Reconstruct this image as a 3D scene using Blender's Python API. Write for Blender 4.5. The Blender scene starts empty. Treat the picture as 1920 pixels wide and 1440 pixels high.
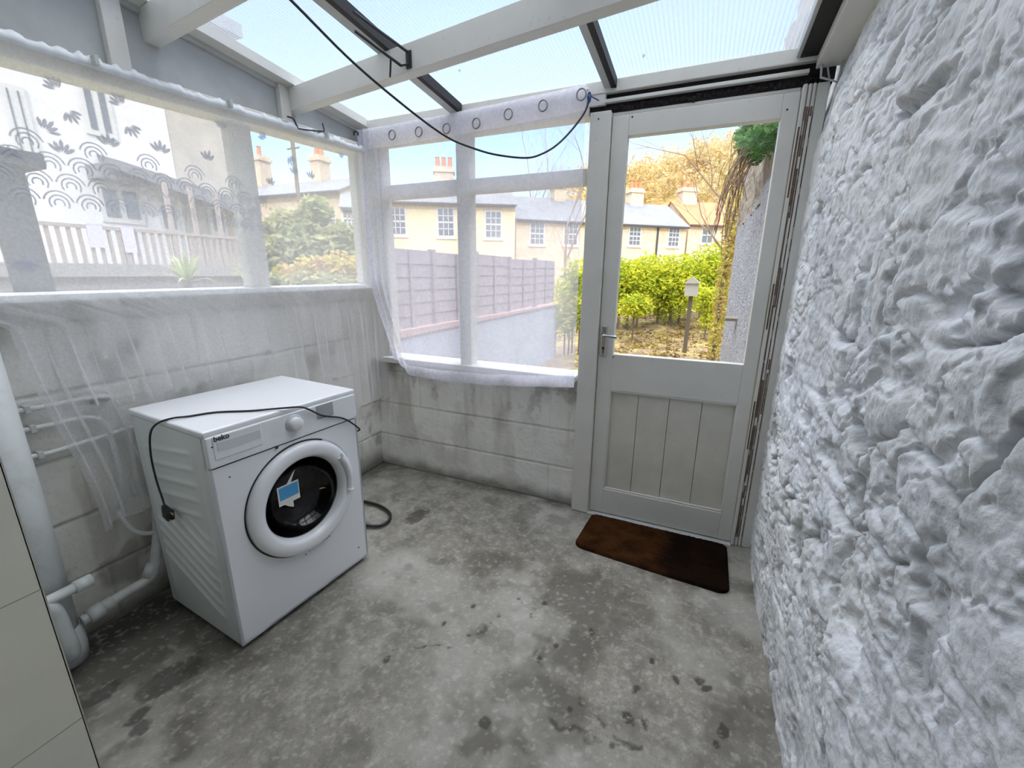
import bpy, math, random
import numpy as np
from math import sin, cos, pi, radians
from mathutils import Vector, Matrix
random.seed(7)
SC = bpy.context.scene
COL = SC.collection

# ------------------------------------------------------------ camera, sky, sun, exposure
CAMP = np.array([1.9746, -2.207, 1.3335]); YAW, PITCH, ROLL, FPX = .4123, -.257, .0081, 793.66
_fw = np.array([-sin(YAW)*cos(PITCH), cos(YAW)*cos(PITCH), sin(PITCH)])
_rt = np.cross(_fw, [0, 0, 1]); _rt /= np.linalg.norm(_rt); _up = np.cross(_rt, _fw)
_r2 = _rt*cos(ROLL)+_up*sin(ROLL); _u2 = -_rt*sin(ROLL)+_up*cos(ROLL)
cd = bpy.data.cameras.new('camera'); cam = bpy.data.objects.new('camera', cd); COL.objects.link(cam)
M = Matrix(((_r2[0], _u2[0], -_fw[0], CAMP[0]), (_r2[1], _u2[1], -_fw[1], CAMP[1]), (_r2[2], _u2[2], -_fw[2], CAMP[2]), (0, 0, 0, 1)))
cam.matrix_world = M
cd.sensor_fit = 'HORIZONTAL'; cd.sensor_width = 36; cd.lens = 36*FPX/1920; cd.clip_start = .02; cd.clip_end = 500
SC.camera = cam

def ray(u, w): return _r2*(u-960)/FPX-_u2*(w-720)/FPX+_fw
def on(ax, val, u, w):
    d = ray(u, w); return CAMP+d*(val-CAMP[ax])/d[ax]
def at(D, u, w): return CAMP+ray(u, w)*D

world = bpy.data.worlds.new('world'); SC.world = world; world.use_nodes = True
wn = world.node_tree.nodes; wl = world.node_tree.links
sky = wn.new('ShaderNodeTexSky'); sky.sky_type = 'NISHITA'; sky.sun_disc = False
SUN_EL, SUN_AZ = radians(32), radians(153)    # azimuth from +Y, clockwise, of where the sun stands
sky.sun_elevation = SUN_EL; sky.sun_rotation = SUN_AZ; sky.air_density = 1.0; sky.dust_density = .6; sky.ozone_density = 1.5
bgn = wn['Background']
def wnode(t, **k):
    n = wn.new(t)
    for a, v in k.items(): setattr(n, a, v)
    return n
# blue sky paled by haze, with bright broken cloud added above the view to light the room
tint = wnode('ShaderNodeMix', data_type='RGBA', blend_type='MULTIPLY'); tint.inputs[0].default_value = 1; wl.new(sky.outputs[0], tint.inputs[6]); tint.inputs[7].default_value = (.205, .213, .240, 1)
wtc = wnode('ShaderNodeTexCoord'); wsp = wnode('ShaderNodeSeparateXYZ'); wl.new(wtc.outputs['Generated'], wsp.inputs[0])
wnz = wnode('ShaderNodeTexNoise'); wnz.inputs['Scale'].default_value = 2.6; wnz.inputs['Detail'].default_value = 6; wl.new(wtc.outputs['Generated'], wnz.inputs['Vector'])
elev = wnode('ShaderNodeMapRange', interpolation_type='SMOOTHSTEP'); elev.inputs[1].default_value = .42; elev.inputs[2].default_value = .75; elev.inputs[3].default_value = -.17; elev.inputs[4].default_value = .42; wl.new(wsp.outputs[2], elev.inputs[0])
cadd = wnode('ShaderNodeMath', operation='ADD'); wl.new(wnz.outputs[0], cadd.inputs[0]); wl.new(elev.outputs[0], cadd.inputs[1])
cmask = wnode('ShaderNodeMapRange', interpolation_type='SMOOTHSTEP'); cmask.inputs[1].default_value = .42; cmask.inputs[2].default_value = .66; wl.new(cadd.outputs[0], cmask.inputs[0])
cmix = wnode('ShaderNodeMix', data_type='RGBA'); wl.new(cmask.outputs[0], cmix.inputs[0]); wl.new(tint.outputs[2], cmix.inputs[6])
cb = wnode('ShaderNodeMix', data_type='RGBA'); cb.inputs[6].default_value = (.38, .42, .48, 1); cb.inputs[7].default_value = (4.05, 4.1, 4.2, 1)
ch2 = wnode('ShaderNodeMapRange', interpolation_type='SMOOTHSTEP'); ch2.inputs[1].default_value = .50; ch2.inputs[2].default_value = .78; wl.new(wsp.outputs[2], ch2.inputs[0]); wl.new(ch2.outputs[0], cb.inputs[0]); wl.new(cb.outputs[2], cmix.inputs[7])
wl.new(cmix.outputs[2], bgn.inputs[0]); bgn.inputs[1].default_value = 1.0
world.cycles.sampling_method = 'MANUAL'; world.cycles.sample_map_resolution = 1024
sun = bpy.data.lights.new('sun', 'SUN'); sun.energy = 1.45; sun.angle = radians(.6); sun.color = (1, .91, .78)
so = bpy.data.objects.new('sun', sun); COL.objects.link(so)
sd = Vector((sin(SUN_AZ)*cos(SUN_EL), cos(SUN_AZ)*cos(SUN_EL), sin(SUN_EL)))
so.rotation_euler = sd.to_track_quat('Z', 'Y').to_euler(); so.location = sd*30
SC.view_settings.view_transform = 'Standard'; SC.view_settings.look = 'None'
SC.view_settings.exposure = .82; SC.view_settings.gamma = 1; SC.view_settings.use_curve_mapping = False
SC.cycles.max_bounces = 14; SC.cycles.transparent_max_bounces = 24; SC.cycles.diffuse_bounces = 7
SC.cycles.use_denoising = True; SC.cycles.sample_clamp_indirect = 6

# ------------------------------------------------------------ numpy noise
def _hash(ix, iy, s):
    h = (ix.astype(np.int64)*374761393+iy.astype(np.int64)*668265263+s*1442695041) & 0x7fffffff
    h = ((h ^ (h >> 13))*1274126177) & 0x7fffffff
    h = ((h ^ (h >> 16))*2246822519) & 0x7fffffff
    return (h & 0xffffff)/float(0xffffff)
def vnoise(x, y, s=0):
    ix = np.floor(x); iy = np.floor(y); fx = x-ix; fy = y-iy
    fx = fx*fx*(3-2*fx); fy = fy*fy*(3-2*fy)
    a = _hash(ix, iy, s); b = _hash(ix+1, iy, s); c = _hash(ix, iy+1, s); d = _hash(ix+1, iy+1, s)
    return (a*(1-fx)+b*fx)*(1-fy)+(c*(1-fx)+d*fx)*fy
def fbm(x, y, s=0, o=5, g=.5):
    t = 0*x; a = 1.; n = 0
    for i in range(o):
        t = t+a*vnoise(x*2**i+i*17.3, y*2**i+i*9.1, s+i); n += a; a *= g
    return t/n
def voro(x, y, s=0):
    ix = np.floor(x); iy = np.floor(y); f1 = np.full(x.shape, 9.); f2 = f1.copy(); idv = np.zeros(x.shape); gx = 0*x; gy = 0*x
    for dx in (-1, 0, 1):
        for dy in (-1, 0, 1):
            cx = ix+dx; cy = iy+dy
            px = cx+.15+.7*_hash(cx, cy, s); py = cy+.15+.7*_hash(cx, cy, s+5)
            d = np.hypot(x-px, y-py); h = _hash(cx, cy, s+9)
            m = d < f1
            f2 = np.where(m, f1, np.minimum(f2, d)); idv = np.where(m, h, idv); gx = np.where(m, x-px, gx); gy = np.where(m, y-py, gy); f1 = np.where(m, d, f1)
    return f1, f2, idv, gx, gy
def sstep(a, b, x):
    t = np.clip((x-a)/(b-a), 0, 1); return t*t*(3-2*t)

# ------------------------------------------------------------ materials
def mat(name, col=(.8, .8, .8), rough=.6, metal=0., noise=None, bump=None, spec=.5, coat=0):
    """noise=(scale, colour2, contrast_lo, contrast_hi); bump=(scale, strength, distance)"""
    m = bpy.data.materials.new(name); m.use_nodes = True; n = m.node_tree.nodes; l = m.node_tree.links
    b = n['Principled BSDF']; b.inputs['Base Color'].default_value = (*col, 1); b.inputs['Roughness'].default_value = rough
    b.inputs['Metallic'].default_value = metal; b.inputs['Specular IOR Level'].default_value = spec; b.inputs['Coat Weight'].default_value = coat
    tc = n.new('ShaderNodeTexCoord')
    if noise:
        for k, (sc, c2, lo, hi) in enumerate(noise if isinstance(noise, list) else [noise]):
            t = n.new('ShaderNodeTexNoise'); t.inputs['Scale'].default_value = sc; t.inputs['Detail'].default_value = 8; t.inputs['Roughness'].default_value = .62
            l.new(tc.outputs['Object'], t.inputs['Vector'])
            mr = n.new('ShaderNodeMapRange'); mr.inputs[1].default_value = lo; mr.inputs[2].default_value = hi; l.new(t.outputs[0], mr.inputs[0])
            mx = n.new('ShaderNodeMix'); mx.data_type = 'RGBA'; l.new(mr.outputs[0], mx.inputs[0]); mx.inputs[7].default_value = (*c2, 1)
            s = b.inputs['Base Color']
            if s.is_linked: l.new(s.links[0].from_socket, mx.inputs[6])
            else: mx.inputs[6].default_value = (*col, 1)
            l.new(mx.outputs[2], s)
    if bump:
        t = n.new('ShaderNodeTexNoise'); t.inputs['Scale'].default_value = bump[0]; t.inputs['Detail'].default_value = 6
        l.new(tc.outputs['Object'], t.inputs['Vector'])
        bp = n.new('ShaderNodeBump'); bp.inputs['Strength'].default_value = bump[1]; bp.inputs['Distance'].default_value = bump[2]
        l.new(t.outputs[0], bp.inputs['Height']); l.new(bp.outputs[0], b.inputs['Normal'])
    return m
def attr_mix(m, attr, c2, where='top'):
    """lay colour c2 over the base colour where the surface's stain attribute says"""
    n = m.node_tree.nodes; l = m.node_tree.links; b = n['Principled BSDF']; s = b.inputs['Base Color']
    a = n.new('ShaderNodeAttribute'); a.attribute_name = attr
    mx = n.new('ShaderNodeMix'); mx.data_type = 'RGBA'; l.new(a.outputs['Fac'], mx.inputs[0]); mx.inputs[7].default_value = (*c2, 1)
    if s.is_linked: l.new(s.links[0].from_socket, mx.inputs[6])
    else: mx.inputs[6].default_value = s.default_value
    l.new(mx.outputs[2], s)
def sheer(name, col, clear, rough_noise=None, transl=.6, var=.1):
    m = bpy.data.materials.new(name); m.use_nodes = True; n = m.node_tree.nodes; l = m.node_tree.links
    n.remove(n['Principled BSDF']); out = n['Material Output']
    d = n.new('ShaderNodeBsdfDiffuse'); t = n.new('ShaderNodeBsdfTranslucent'); tr = n.new('ShaderNodeBsdfTransparent')
    d.inputs[0].default_value = (*col, 1); t.inputs[0].default_value = (*col, 1)
    m1 = n.new('ShaderNodeMixShader'); m1.inputs[0].default_value = transl; l.new(d.outputs[0], m1.inputs[1]); l.new(t.outputs[0], m1.inputs[2])
    m2 = n.new('ShaderNodeMixShader'); m2.inputs[0].default_value = clear; l.new(m1.outputs[0], m2.inputs[1]); l.new(tr.outputs[0], m2.inputs[2])
    if rough_noise:
        tc = n.new('ShaderNodeTexCoord'); nz = n.new('ShaderNodeTexNoise'); nz.inputs['Scale'].default_value = rough_noise; nz.inputs['Detail'].default_value = 3
        l.new(tc.outputs['Object'], nz.inputs[0]); mr = n.new('ShaderNodeMapRange'); mr.inputs[1].default_value = .3; mr.inputs[2].default_value = .7
        mr.inputs[3].default_value = clear-var; mr.inputs[4].default_value = clear+var; l.new(nz.outputs[0], mr.inputs[0]); l.new(mr.outputs[0], m2.inputs[0])
    l.new(m2.outputs[0], out.inputs[0]); return m
def glass(name, gloss=.05, tint=(1, 1, 1)):
    m = bpy.data.materials.new(name); m.use_nodes = True; n = m.node_tree.nodes; l = m.node_tree.links
    n.remove(n['Principled BSDF']); g = n.new('ShaderNodeBsdfGlossy'); g.inputs['Roughness'].default_value = .03; tr = n.new('ShaderNodeBsdfTransparent'); tr.inputs[0].default_value = (*tint, 1)
    mx = n.new('ShaderNodeMixShader'); mx.inputs[0].default_value = gloss; l.new(tr.outputs[0], mx.inputs[1]); l.new(g.outputs[0], mx.inputs[2]); l.new(mx.outputs[0], n['Material Output'].inputs[0]); return m
def twinwall(name):
    """ribbed translucent polycarbonate: ribs every 12 mm across the sheet"""
    m = sheer(name, (.36, .39, .43), .5, transl=.85); n = m.node_tree.nodes; l = m.node_tree.links
    mixes = [x for x in n if x.type == 'MIX_SHADER']; m2 = mixes[1]
    tc = n.new('ShaderNodeTexCoord'); sp = n.new('ShaderNodeSeparateXYZ'); l.new(tc.outputs['Object'], sp.inputs[0])
    mu = n.new('ShaderNodeMath'); mu.operation = 'MULTIPLY'; mu.inputs[1].default_value = 62.; l.new(sp.outputs[0], mu.inputs[0])
    fr = n.new('ShaderNodeMath'); fr.operation = 'FRACT'; l.new(mu.outputs[0], fr.inputs[0])
    su = n.new('ShaderNodeMath'); su.operation = 'SUBTRACT'; su.inputs[1].default_value = .5; l.new(fr.outputs[0], su.inputs[0])
    ab = n.new('ShaderNodeMath'); ab.operation = 'ABSOLUTE'; l.new(su.outputs[0], ab.inputs[0])
    mr = n.new('ShaderNodeMapRange'); mr.inputs[1].default_value = .27; mr.inputs[2].default_value = .4; mr.inputs[3].default_value = .74; mr.inputs[4].default_value = .40
    l.new(ab.outputs[0], mr.inputs[0])
    nz = n.new('ShaderNodeTexNoise'); nz.inputs['Scale'].default_value = 1.3; nz.inputs['Detail'].default_value = 4; l.new(tc.outputs['Object'], nz.inputs[0])
    m3 = n.new('ShaderNodeMath'); m3.operation = 'MULTIPLY_ADD'; m3.inputs[1].default_value = -.3; l.new(nz.outputs[0], m3.inputs[0]); 
    a2 = n.new('ShaderNodeMath'); a2.operation = 'ADD'; a2.inputs[1].default_value = .15; l.new(mr.outputs[0], a2.inputs[0]); l.new(a2.outputs[0], m3.inputs[2])
    l.new(m3.outputs[0], m2.inputs[0]); return m

GRIME = (.26, .25, .22)
MP = dict(
    paint=mat('white_gloss_paint', (.72, .71, .67), .42, noise=[(3, (.63, .62, .58), .4, .75), (40, (.54, .53, .48), .62, .8)], bump=(60, .15, .002)),
    paint_dull=mat('grey_white_paint', (.52, .54, .54), .55, noise=(4, (.42, .43, .42), .4, .7), bump=(50, .2, .002)),
    board=mat('soffit_board_paint', (.46, .48, .48), .6, noise=(5, (.38, .39, .38), .4, .7)),
    panelp=mat('aged_door_panel_paint', (.68, .66, .59), .5, noise=[(5, (.58, .56, .49), .4, .7), (60, (.42, .41, .36), .64, .75)], bump=(40, .2, .002)),
    black=mat('black_gasket', (.012, .012, .013), .6), foam=mat('dark_foam_strip', (.018, .014, .015), .95, bump=(120, .8, .004)),
    bare=mat('bare_weathered_wood', (.17, .11, .075), .8, noise=(30, (.09, .06, .04), .4, .65)),
    white=mat('white_enamel', (.80, .83, .87), .22, coat=.3), whitep=mat('white_plastic', (.78, .81, .84), .35),
    side=mat('white_steel_side', (.76, .80, .80), .3), greyp=mat('pale_grey_plastic', (.60, .64, .69), .35), grey3=mat('display_window_grey', (.36, .39, .41), .3), grey2=mat('display_grey', (.34, .37, .40), .25),
    rubber=mat('black_rubber', (.012, .012, .013), .45), steel=mat('drum_steel', (.18, .18, .19), .28, 1., noise=(9, (.1, .1, .1), .4, .6)),
    drum=mat('dark_drum_interior', (.02, .017, .016), .35, .5), chrome=mat('chrome', (.55, .55, .57), .2, 1.), brass=mat('brass_pin', (.8, .7, .5), .3, 1.),
    blue=mat('blue_sticker', (.06, .33, .62), .4), sticker=mat('white_sticker', (.72, .72, .7), .5), ink=mat('black_ink', (.03, .03, .04), .5), rust=mat('rust_chip', (.07, .035, .015), .9),
    pvc=mat('white_pvc_pipe', (.66, .70, .70), .35, noise=(12, (.5, .52, .51), .5, .8)), pvc_old=mat('painted_pipe', (.55, .57, .56), .5, noise=[(14, (.4, .41, .4), .45, .75)]),
    hose=mat('translucent_white_hose', (.68, .69, .68), .4), cable=mat('black_cable', (.018, .018, .022), .5), iron=mat('dark_iron', (.03, .03, .035), .6),
    blued=mat('blue_twine', (.03, .09, .3), .7), coir=mat('brown_coir', (.060, .025, .008), 1., noise=[(9, (.03, .011, .004), .42, .62), (160, (.11, .05, .018), .55, .8)], bump=(420, 1., .004), spec=.05),
    lace=sheer('white_net', (.92, .92, .94), .60, 120, .6, .03), lace_t=sheer('dense_lace_thread', (.36, .38, .45), .22, None, .4),
    voile=sheer('white_voile', (.85, .86, .97), .57, 60, .75, .04), hem=sheer('doubled_voile', (.90, .90, .98), .22, 60, .7), ring=mat('grey_eyelet', (.22, .22, .23), .3, .6),
    glass=glass('window_glass'), dglass=glass('dark_door_glass', .045, (.38, .38, .38)), poly=twinwall('ribbed_polycarbonate'),
    tile=mat('off_white_wall_tile', (.70, .70, .62), .3, noise=(3, (.64, .64, .56), .4, .7)), grout=mat('tile_joint', (.30, .30, .27), .8),
)

# ------------------------------------------------------------ mesh tools
def link(name, me, m=None, parent=None, smooth=False):
    o = bpy.data.objects.new(name, me); COL.objects.link(o)
    for mm in (m if isinstance(m, (list, tuple)) else [m] if m else []): me.materials.append(mm)
    if parent: o.parent = parent
    if smooth: me.polygons.foreach_set('use_smooth', [True]*len(me.polygons))
    return o
def tag(o, label=None, cat=None, group=None, kind=None):
    if label: o['label'] = label
    if cat: o['category'] = cat
    if group: o['group'] = group
    if kind: o['kind'] = kind
    return o
def struct(o, label=None, cat=None):
    return tag(o, label, cat, kind='structure')
def empty(name, loc=(0, 0, 0), rz=0):
    o = bpy.data.objects.new(name, None); COL.objects.link(o); o.location = loc; o.rotation_euler = (0, 0, rz); o.empty_display_size = .1
    return o
class MB:
    def __init__(s): s.v = []; s.f = []; s.mi = []; s.k = 0
    def add(s, vs, fs):
        n = len(s.v); s.v += [tuple(map(float, p)) for p in vs]; s.f += [tuple(n+i for i in f) for f in fs]; s.mi += [s.k]*len(fs); return s
    def box(s, x0, x1, y0, y1, z0, z1):
        return s.add([(x, y, z) for z in (z0, z1) for y in (y0, y1) for x in (x0, x1)], [(0, 2, 3, 1), (4, 5, 7, 6), (0, 1, 5, 4), (2, 6, 7, 3), (0, 4, 6, 2), (1, 3, 7, 5)])
    def hexa(s, bot, top):   # 4 bottom pts ccw, 4 top pts
        return s.add(list(bot)+list(top), [(3, 2, 1, 0), (4, 5, 6, 7), (0, 1, 5, 4), (1, 2, 6, 5), (2, 3, 7, 6), (3, 0, 4, 7)])
    def bar(s, a, b, wdt, hgt, up=(0, 0, 1)):  # box beam from a to b centred on the line
        a = Vector(a); b = Vector(b); d = (b-a).normalized(); x = d.cross(Vector(up)).normalized(); u = x.cross(d)
        x = x*wdt/2; u = u*hgt/2
        return s.hexa([a-x-u, a+x-u, b+x-u, b-x-u], [a-x+u, a+x+u, b+x+u, b-x+u])
    def tube(s, pts, r, n=12, cap=True, closed=False):
        pts = [Vector(p) for p in pts]; N = len(pts); rs = r if isinstance(r, (list, tuple)) else [r]*N
        rings = []; prev = None
        for i, p in enumerate(pts):
            if closed: d = (pts[(i+1) % N]-pts[i-1])
            else: d = (pts[min(i+1, N-1)]-pts[max(i-1, 0)])
            d.normalize()
            if prev is None:
                u = Vector((0, 0, 1)) if abs(d.z) < .9 else Vector((1, 0, 0)); prev = (u-d*u.dot(d)).normalized()
            else:
                prev = (prev-d*prev.dot(d)).normalized()
            q = d.cross(prev); rings.append([p+(prev*cos(2*pi*k/n)+q*sin(2*pi*k/n))*rs[i] for k in range(n)])
        base = [p for rr in rings for p in rr]; fs = []
        for i in range(N if closed else N-1):
            j = (i+1) % N
            for k in range(n): fs.append((i*n+k, i*n+(k+1) % n, j*n+(k+1) % n, j*n+k))
        if cap and not closed: fs += [tuple(reversed(range(n))), tuple((N-1)*n+k for k in range(n))]
        return s.add(base, fs)
    def lathe(s, prof, c, axis, n=48, ref=None):  # prof: (radius, along)
        ax = Vector(axis).normalized(); u = Vector(ref) if ref else (Vector((0, 0, 1)) if abs(ax.z) < .9 else Vector((1, 0, 0))); u = (u-ax*u.dot(ax)).normalized(); q = ax.cross(u); c = Vector(c)
        vs = [c+ax*h+(u*cos(2*pi*k/n)+q*sin(2*pi*k/n))*r for r, h in prof for k in range(n)]
        fs = [(i*n+k, i*n+(k+1) % n, (i+1)*n+(k+1) % n, (i+1)*n+k) for i in range(len(prof)-1) for k in range(n)]
        return s.add(vs, fs)
    def disc(s, c, axis, r, n=48):
        ax = Vector(axis).normalized(); u = Vector((0, 0, 1)) if abs(ax.z) < .9 else Vector((1, 0, 0)); u = (u-ax*u.dot(ax)).normalized(); q = ax.cross(u); c = Vector(c)
        return s.add([c+(u*cos(2*pi*k/n)+q*sin(2*pi*k/n))*r for k in range(n)], [tuple(range(n))])
    def prism(s, poly, z0, z1):
        n = len(poly); return s.add([(x, y, z0) for x, y in poly]+[(x, y, z1) for x, y in poly], [tuple(reversed(range(n))), tuple(range(n, 2*n))]+[(i, (i+1) % n, n+(i+1) % n, n+i) for i in range(n)])
    def build(s, name, m, parent=None, smooth=False, bevel=0, seg=2):
        me = bpy.data.meshes.new(name); me.from_pydata(s.v, [], s.f); me.update()
        o = link(name, me, m, parent, smooth)
        if any(s.mi): me.polygons.foreach_set('material_index', s.mi)
        if bevel:
            b = o.modifiers.new('bevel', 'BEVEL'); b.width = bevel; b.segments = seg; b.limit_method = 'ANGLE'; b.angle_limit = radians(40)
        return o
def smooth_path(pts, k=8):
    pts = [Vector(p) for p in pts]; P = [pts[0]]+pts+[pts[-1]]; out = []
    for i in range(1, len(P)-2):
        for j in range(k):
            t = j/k; a, b, c, d = P[i-1], P[i], P[i+1], P[i+2]
            out.append(.5*((2*b)+(c-a)*t+(2*a-5*b+4*c-d)*t*t+(3*b-a-3*c+d)*t**3))
    out.append(pts[-1]); return out
def grid_obj(name, P, m, parent=None, attrs=None, smooth=True, faces_mi=None):
    """P: array (ny, nx, 3)"""
    ny, nx, _ = P.shape; me = bpy.data.meshes.new(name)
    idx = np.arange(ny*nx).reshape(ny, nx)
    f = np.stack([idx[:-1, :-1], idx[:-1, 1:], idx[1:, 1:], idx[1:, :-1]], -1).reshape(-1, 4)
    me.vertices.add(ny*nx); me.vertices.foreach_set('co', P.reshape(-1).astype(np.float32))
    me.loops.add(f.size); me.loops.foreach_set('vertex_index', f.reshape(-1).astype(np.int32))
    me.polygons.add(len(f)); me.polygons.foreach_set('loop_start', (np.arange(len(f))*4).astype(np.int32)); me.polygons.foreach_set('loop_total', np.full(len(f), 4, np.int32))
    me.update(calc_edges=True); me.validate()
    for k, v in (attrs or {}).items():
        a = me.attributes.new(k, 'FLOAT', 'POINT'); a.data.foreach_set('value', np.clip(v, 0, 1).reshape(-1).astype(np.float32))
    return link(name, me, m, parent, smooth)

# ------------------------------------------------------------ floor
yy, xx = np.meshgrid(np.linspace(-1.95, .02, 400), np.linspace(-.02, 2.36, 470), indexing='ij')
wx = xx+.06*(fbm(xx*9, yy*9, 3)-.5); wy = yy+.06*(fbm(xx*9, yy*9, 8)-.5)
big = fbm(xx*2.2, yy*2.2, 11, 5); med = fbm(xx*7, yy*7, 21, 5)
pale = sstep(.5, .72, big)*.7+sstep(.55, .75, fbm(xx*5+3, yy*5, 77, 5))*.5
dark = .8*sstep(.50, .66, fbm(xx*3+9, yy*3, 31, 5))*sstep(.35, .62, med)+.45*sstep(.55, .72, fbm(xx*12, yy*12, 35, 4))
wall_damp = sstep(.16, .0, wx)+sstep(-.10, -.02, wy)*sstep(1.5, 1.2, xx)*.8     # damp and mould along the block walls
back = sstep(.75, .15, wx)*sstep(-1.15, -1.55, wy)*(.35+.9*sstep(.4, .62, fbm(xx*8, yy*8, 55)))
dark = np.clip(dark+1.2*sstep(.34, .18, wx)*sstep(-1.30, -1.42, wy)+wall_damp*.9*sstep(.25, .5, med)+back, 0, 1)  # first band darkens the pipe corner: shade painted in along with damp
pit_and_shade = np.zeros_like(xx)
def spot(u, w, ru, rv=None, amt=1., ang=0):
    global pit_and_shade
    p = on(2, 0, u, w); k = FPX/np.dot(p-CAMP, _fw); a = ru/k; b = (rv or ru)/k*1.5
    dx = wx-p[0]; dy = wy-p[1]; dx += .35*a*(fbm(xx*60, yy*60, 5)-.5)*3; dy += .35*a*(fbm(xx*60, yy*60, 6)-.5)*3
    c, s = cos(ang), sin(ang); ex = dx*c+dy*s; ey = -dx*s+dy*c
    pit_and_shade = np.maximum(pit_and_shade, amt*sstep(1.15, .75, np.hypot(ex/a, ey/b)))
def crack(pts, wd=.004, amt=.9):
    global pit_and_shade
    P = [on(2, 0, *p)[:2] for p in pts]
    for a, b in zip(P[:-1], P[1:]):
        d = b-a; t = np.clip(((xx-a[0])*d[0]+(yy-a[1])*d[1])/(d@d), 0, 1)
        D = np.hypot(xx-a[0]-t*d[0]+.055*(fbm(xx*22, yy*22, 91, 4)-.5), yy-a[1]-t*d[1]+.055*(fbm(xx*22, yy*22, 95, 4)-.5))
        pit_and_shade = np.maximum(pit_and_shade, amt*sstep(wd*1.6, wd*.4, D-.004*(vnoise(xx*45, yy*45, 97)-.45)))
for u, w, r in [(1262, 1268, 6), (1310, 1270, 8), (1323, 1288, 8), (1199, 1296, 5), (1366, 1370, 10), (1348, 1391, 7), (1185, 1348, 8), (1212, 1364, 6), (1064, 1332, 6), (905, 1354, 9), (1108, 1183, 5), (1020, 1132, 5), (1044, 1211, 5), (886, 1140, 5), (827, 1170, 4), (1009, 1235, 6), (1221, 1234, 5), (725, 1233, 4)]:
    spot(u, w, r)
for u, w, r, amt in [(785, 965, 18, .8), (985, 960, 26, .5), (930, 905, 22, .4), (750, 930, 14, .4), (330, 1265, 34, .75), (190, 1300, 22, .7), (262, 1345, 16, .85), (258, 1370, 12, .8), (905, 1185, 12, .5), (1340, 1160, 30, .3)]:
    spot(u, w, r, amt=amt)
crack([(1020, 1348), (1080, 1370), (1140, 1395), (1200, 1408)], .009); crack([(1088, 1316), (1120, 1350), (1160, 1390), (1198, 1404)], .008)
crack([(880, 1190), (905, 1180), (935, 1160)], .008); crack([(965, 1125), (990, 1150), (996, 1178)], .003); crack([(745, 1215), (800, 1212), (870, 1212)], .005)
speck = .6*sstep(.16, .06, voro(xx*50, yy*50, 84)[0])*(voro(xx*50, yy*50, 84)[2] > .86)+.5*sstep(.62, .8, fbm(xx*70, yy*70, 86, 3))
hz = .006*(big-.5)+.003*(fbm(xx*30, yy*30, 61)-.5)-.002*pit_and_shade
P = np.stack([xx, yy, hz-.0025], -1)
mfloor = mat('worn_concrete', (.255, .238, .205), .72, noise=[(2.2, (.19, .18, .155), .4, .62), (24, (.34, .325, .29), .48, .68), (9, (.13, .122, .10), .52, .72), (140, (.16, .155, .14), .5, .72)], bump=(90, .35, .004))
attr_mix(mfloor, 'pale', (.42, .41, .38)); attr_mix(mfloor, 'dark', (.095, .088, .070)); attr_mix(mfloor, 'pit_and_shade', (.035, .03, .026)); attr_mix(mfloor, 'speck', (.55, .55, .52))
fl = struct(grid_obj('floor', P, mfloor, attrs=dict(pale=pale*.7, dark=dark*.85, pit_and_shade=np.maximum(pit_and_shade*.86, .8*sstep(.24, .12, wx+.05*(med-.5))*sstep(-1.36, -1.44, wy)), speck=speck*.6)), 'worn grey concrete floor with damp stains, cracks and shade painted into the pipe corner', 'floor')  # black band by the pipes is painted shade as well as damp
sl = MB(); sl.box(-.3, 2.6, -1.95, .1, -.16, -.012); sl.box(.45, 2.6, -7, -1.94, -.16, 0); sl.build('slab', mat('concrete_slab', (.3, .3, .28), .8), fl)

# ------------------------------------------------------------ rough stone wall on the right
def stone(y, z):
    w1 = fbm(y*2.5, z*2.5, 100, 4)-.5; w2 = fbm(y*2.5+7, z*2.5, 130, 4)-.5
    Y = y+.22*w1; Z = z+.22*w2
    row = vnoise(Y*1.2, Z*1.2, 150)
    f1, f2, idv, gx, gy = voro(Y*3.3, Z*5.2+1.7, 160)
    e = f2-f1
    face = sstep(.0, .10+.5*vnoise(Y*2, Z*2, 155), e)
    tilt = (idv-.5)*gx*.9+(_hash(np.floor(idv*997), np.floor(idv*131), 3)-.5)*gy*.9
    vis = sstep(.38, .62, fbm(y*1.6, z*1.6, 158, 3))     # where the limewash has not filled the joints
    h = .012*face*(.35+idv)*(.25+.75*vis)+.034*tilt*face
    g1, g2, id2, g3, g4 = voro(Y*7+3*w2, Z*10, 190)
    h += .0030*sstep(0, .3, g2-g1)*(.3+id2)+.020*(id2-.5)*(g3*.25+g4*.25)
    h += .022*(fbm(Y*2.2, Z*2.6, 230, 4)-.5)+.013*(fbm(y*11, z*13, 240, 5, .6)-.5)+.0055*(fbm(y*34, z*38, 250, 4, .6)-.5)+.003*(fbm(y*95, z*95, 260, 3)-.5)
    cr = 1-np.abs(2*fbm(y*9+2*w2, z*13, 215, 4, .55)-1); h -= .008*sstep(.90, 1., cr)*sstep(.50, .68, fbm(y*2+5, z*2, 217, 2))
    cr2 = 1-np.abs(2*fbm(y*24, z*30+3*w1, 219, 3, .55)-1); h -= .0015*sstep(.84, 1., cr2)
    rid = 1-np.abs(2*fbm(Y*4+2*w2, Z*6, 210, 4)-1); h -= .014*sstep(.90, .99, rid)*vis
    gap = sstep(.07, .0, e)*sstep(.54, .68, fbm(y*3.4, z*3.4, 270, 3))
    h -= .022*gap
    hole = sstep(.66, .74, fbm(y*6+3, z*9, 290, 4)); h -= .016*hole
    return h, gap, hole
mstone = mat('lumpy_whitewashed_stone', (.83, .86, .90), .75, noise=[(3, (.76, .765, .75), .45, .7), (70, (.58, .59, .60), .58, .76)], bump=(110, .6, .004))
attr_mix(mstone, 'dirt', (.19, .195, .20))
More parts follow.
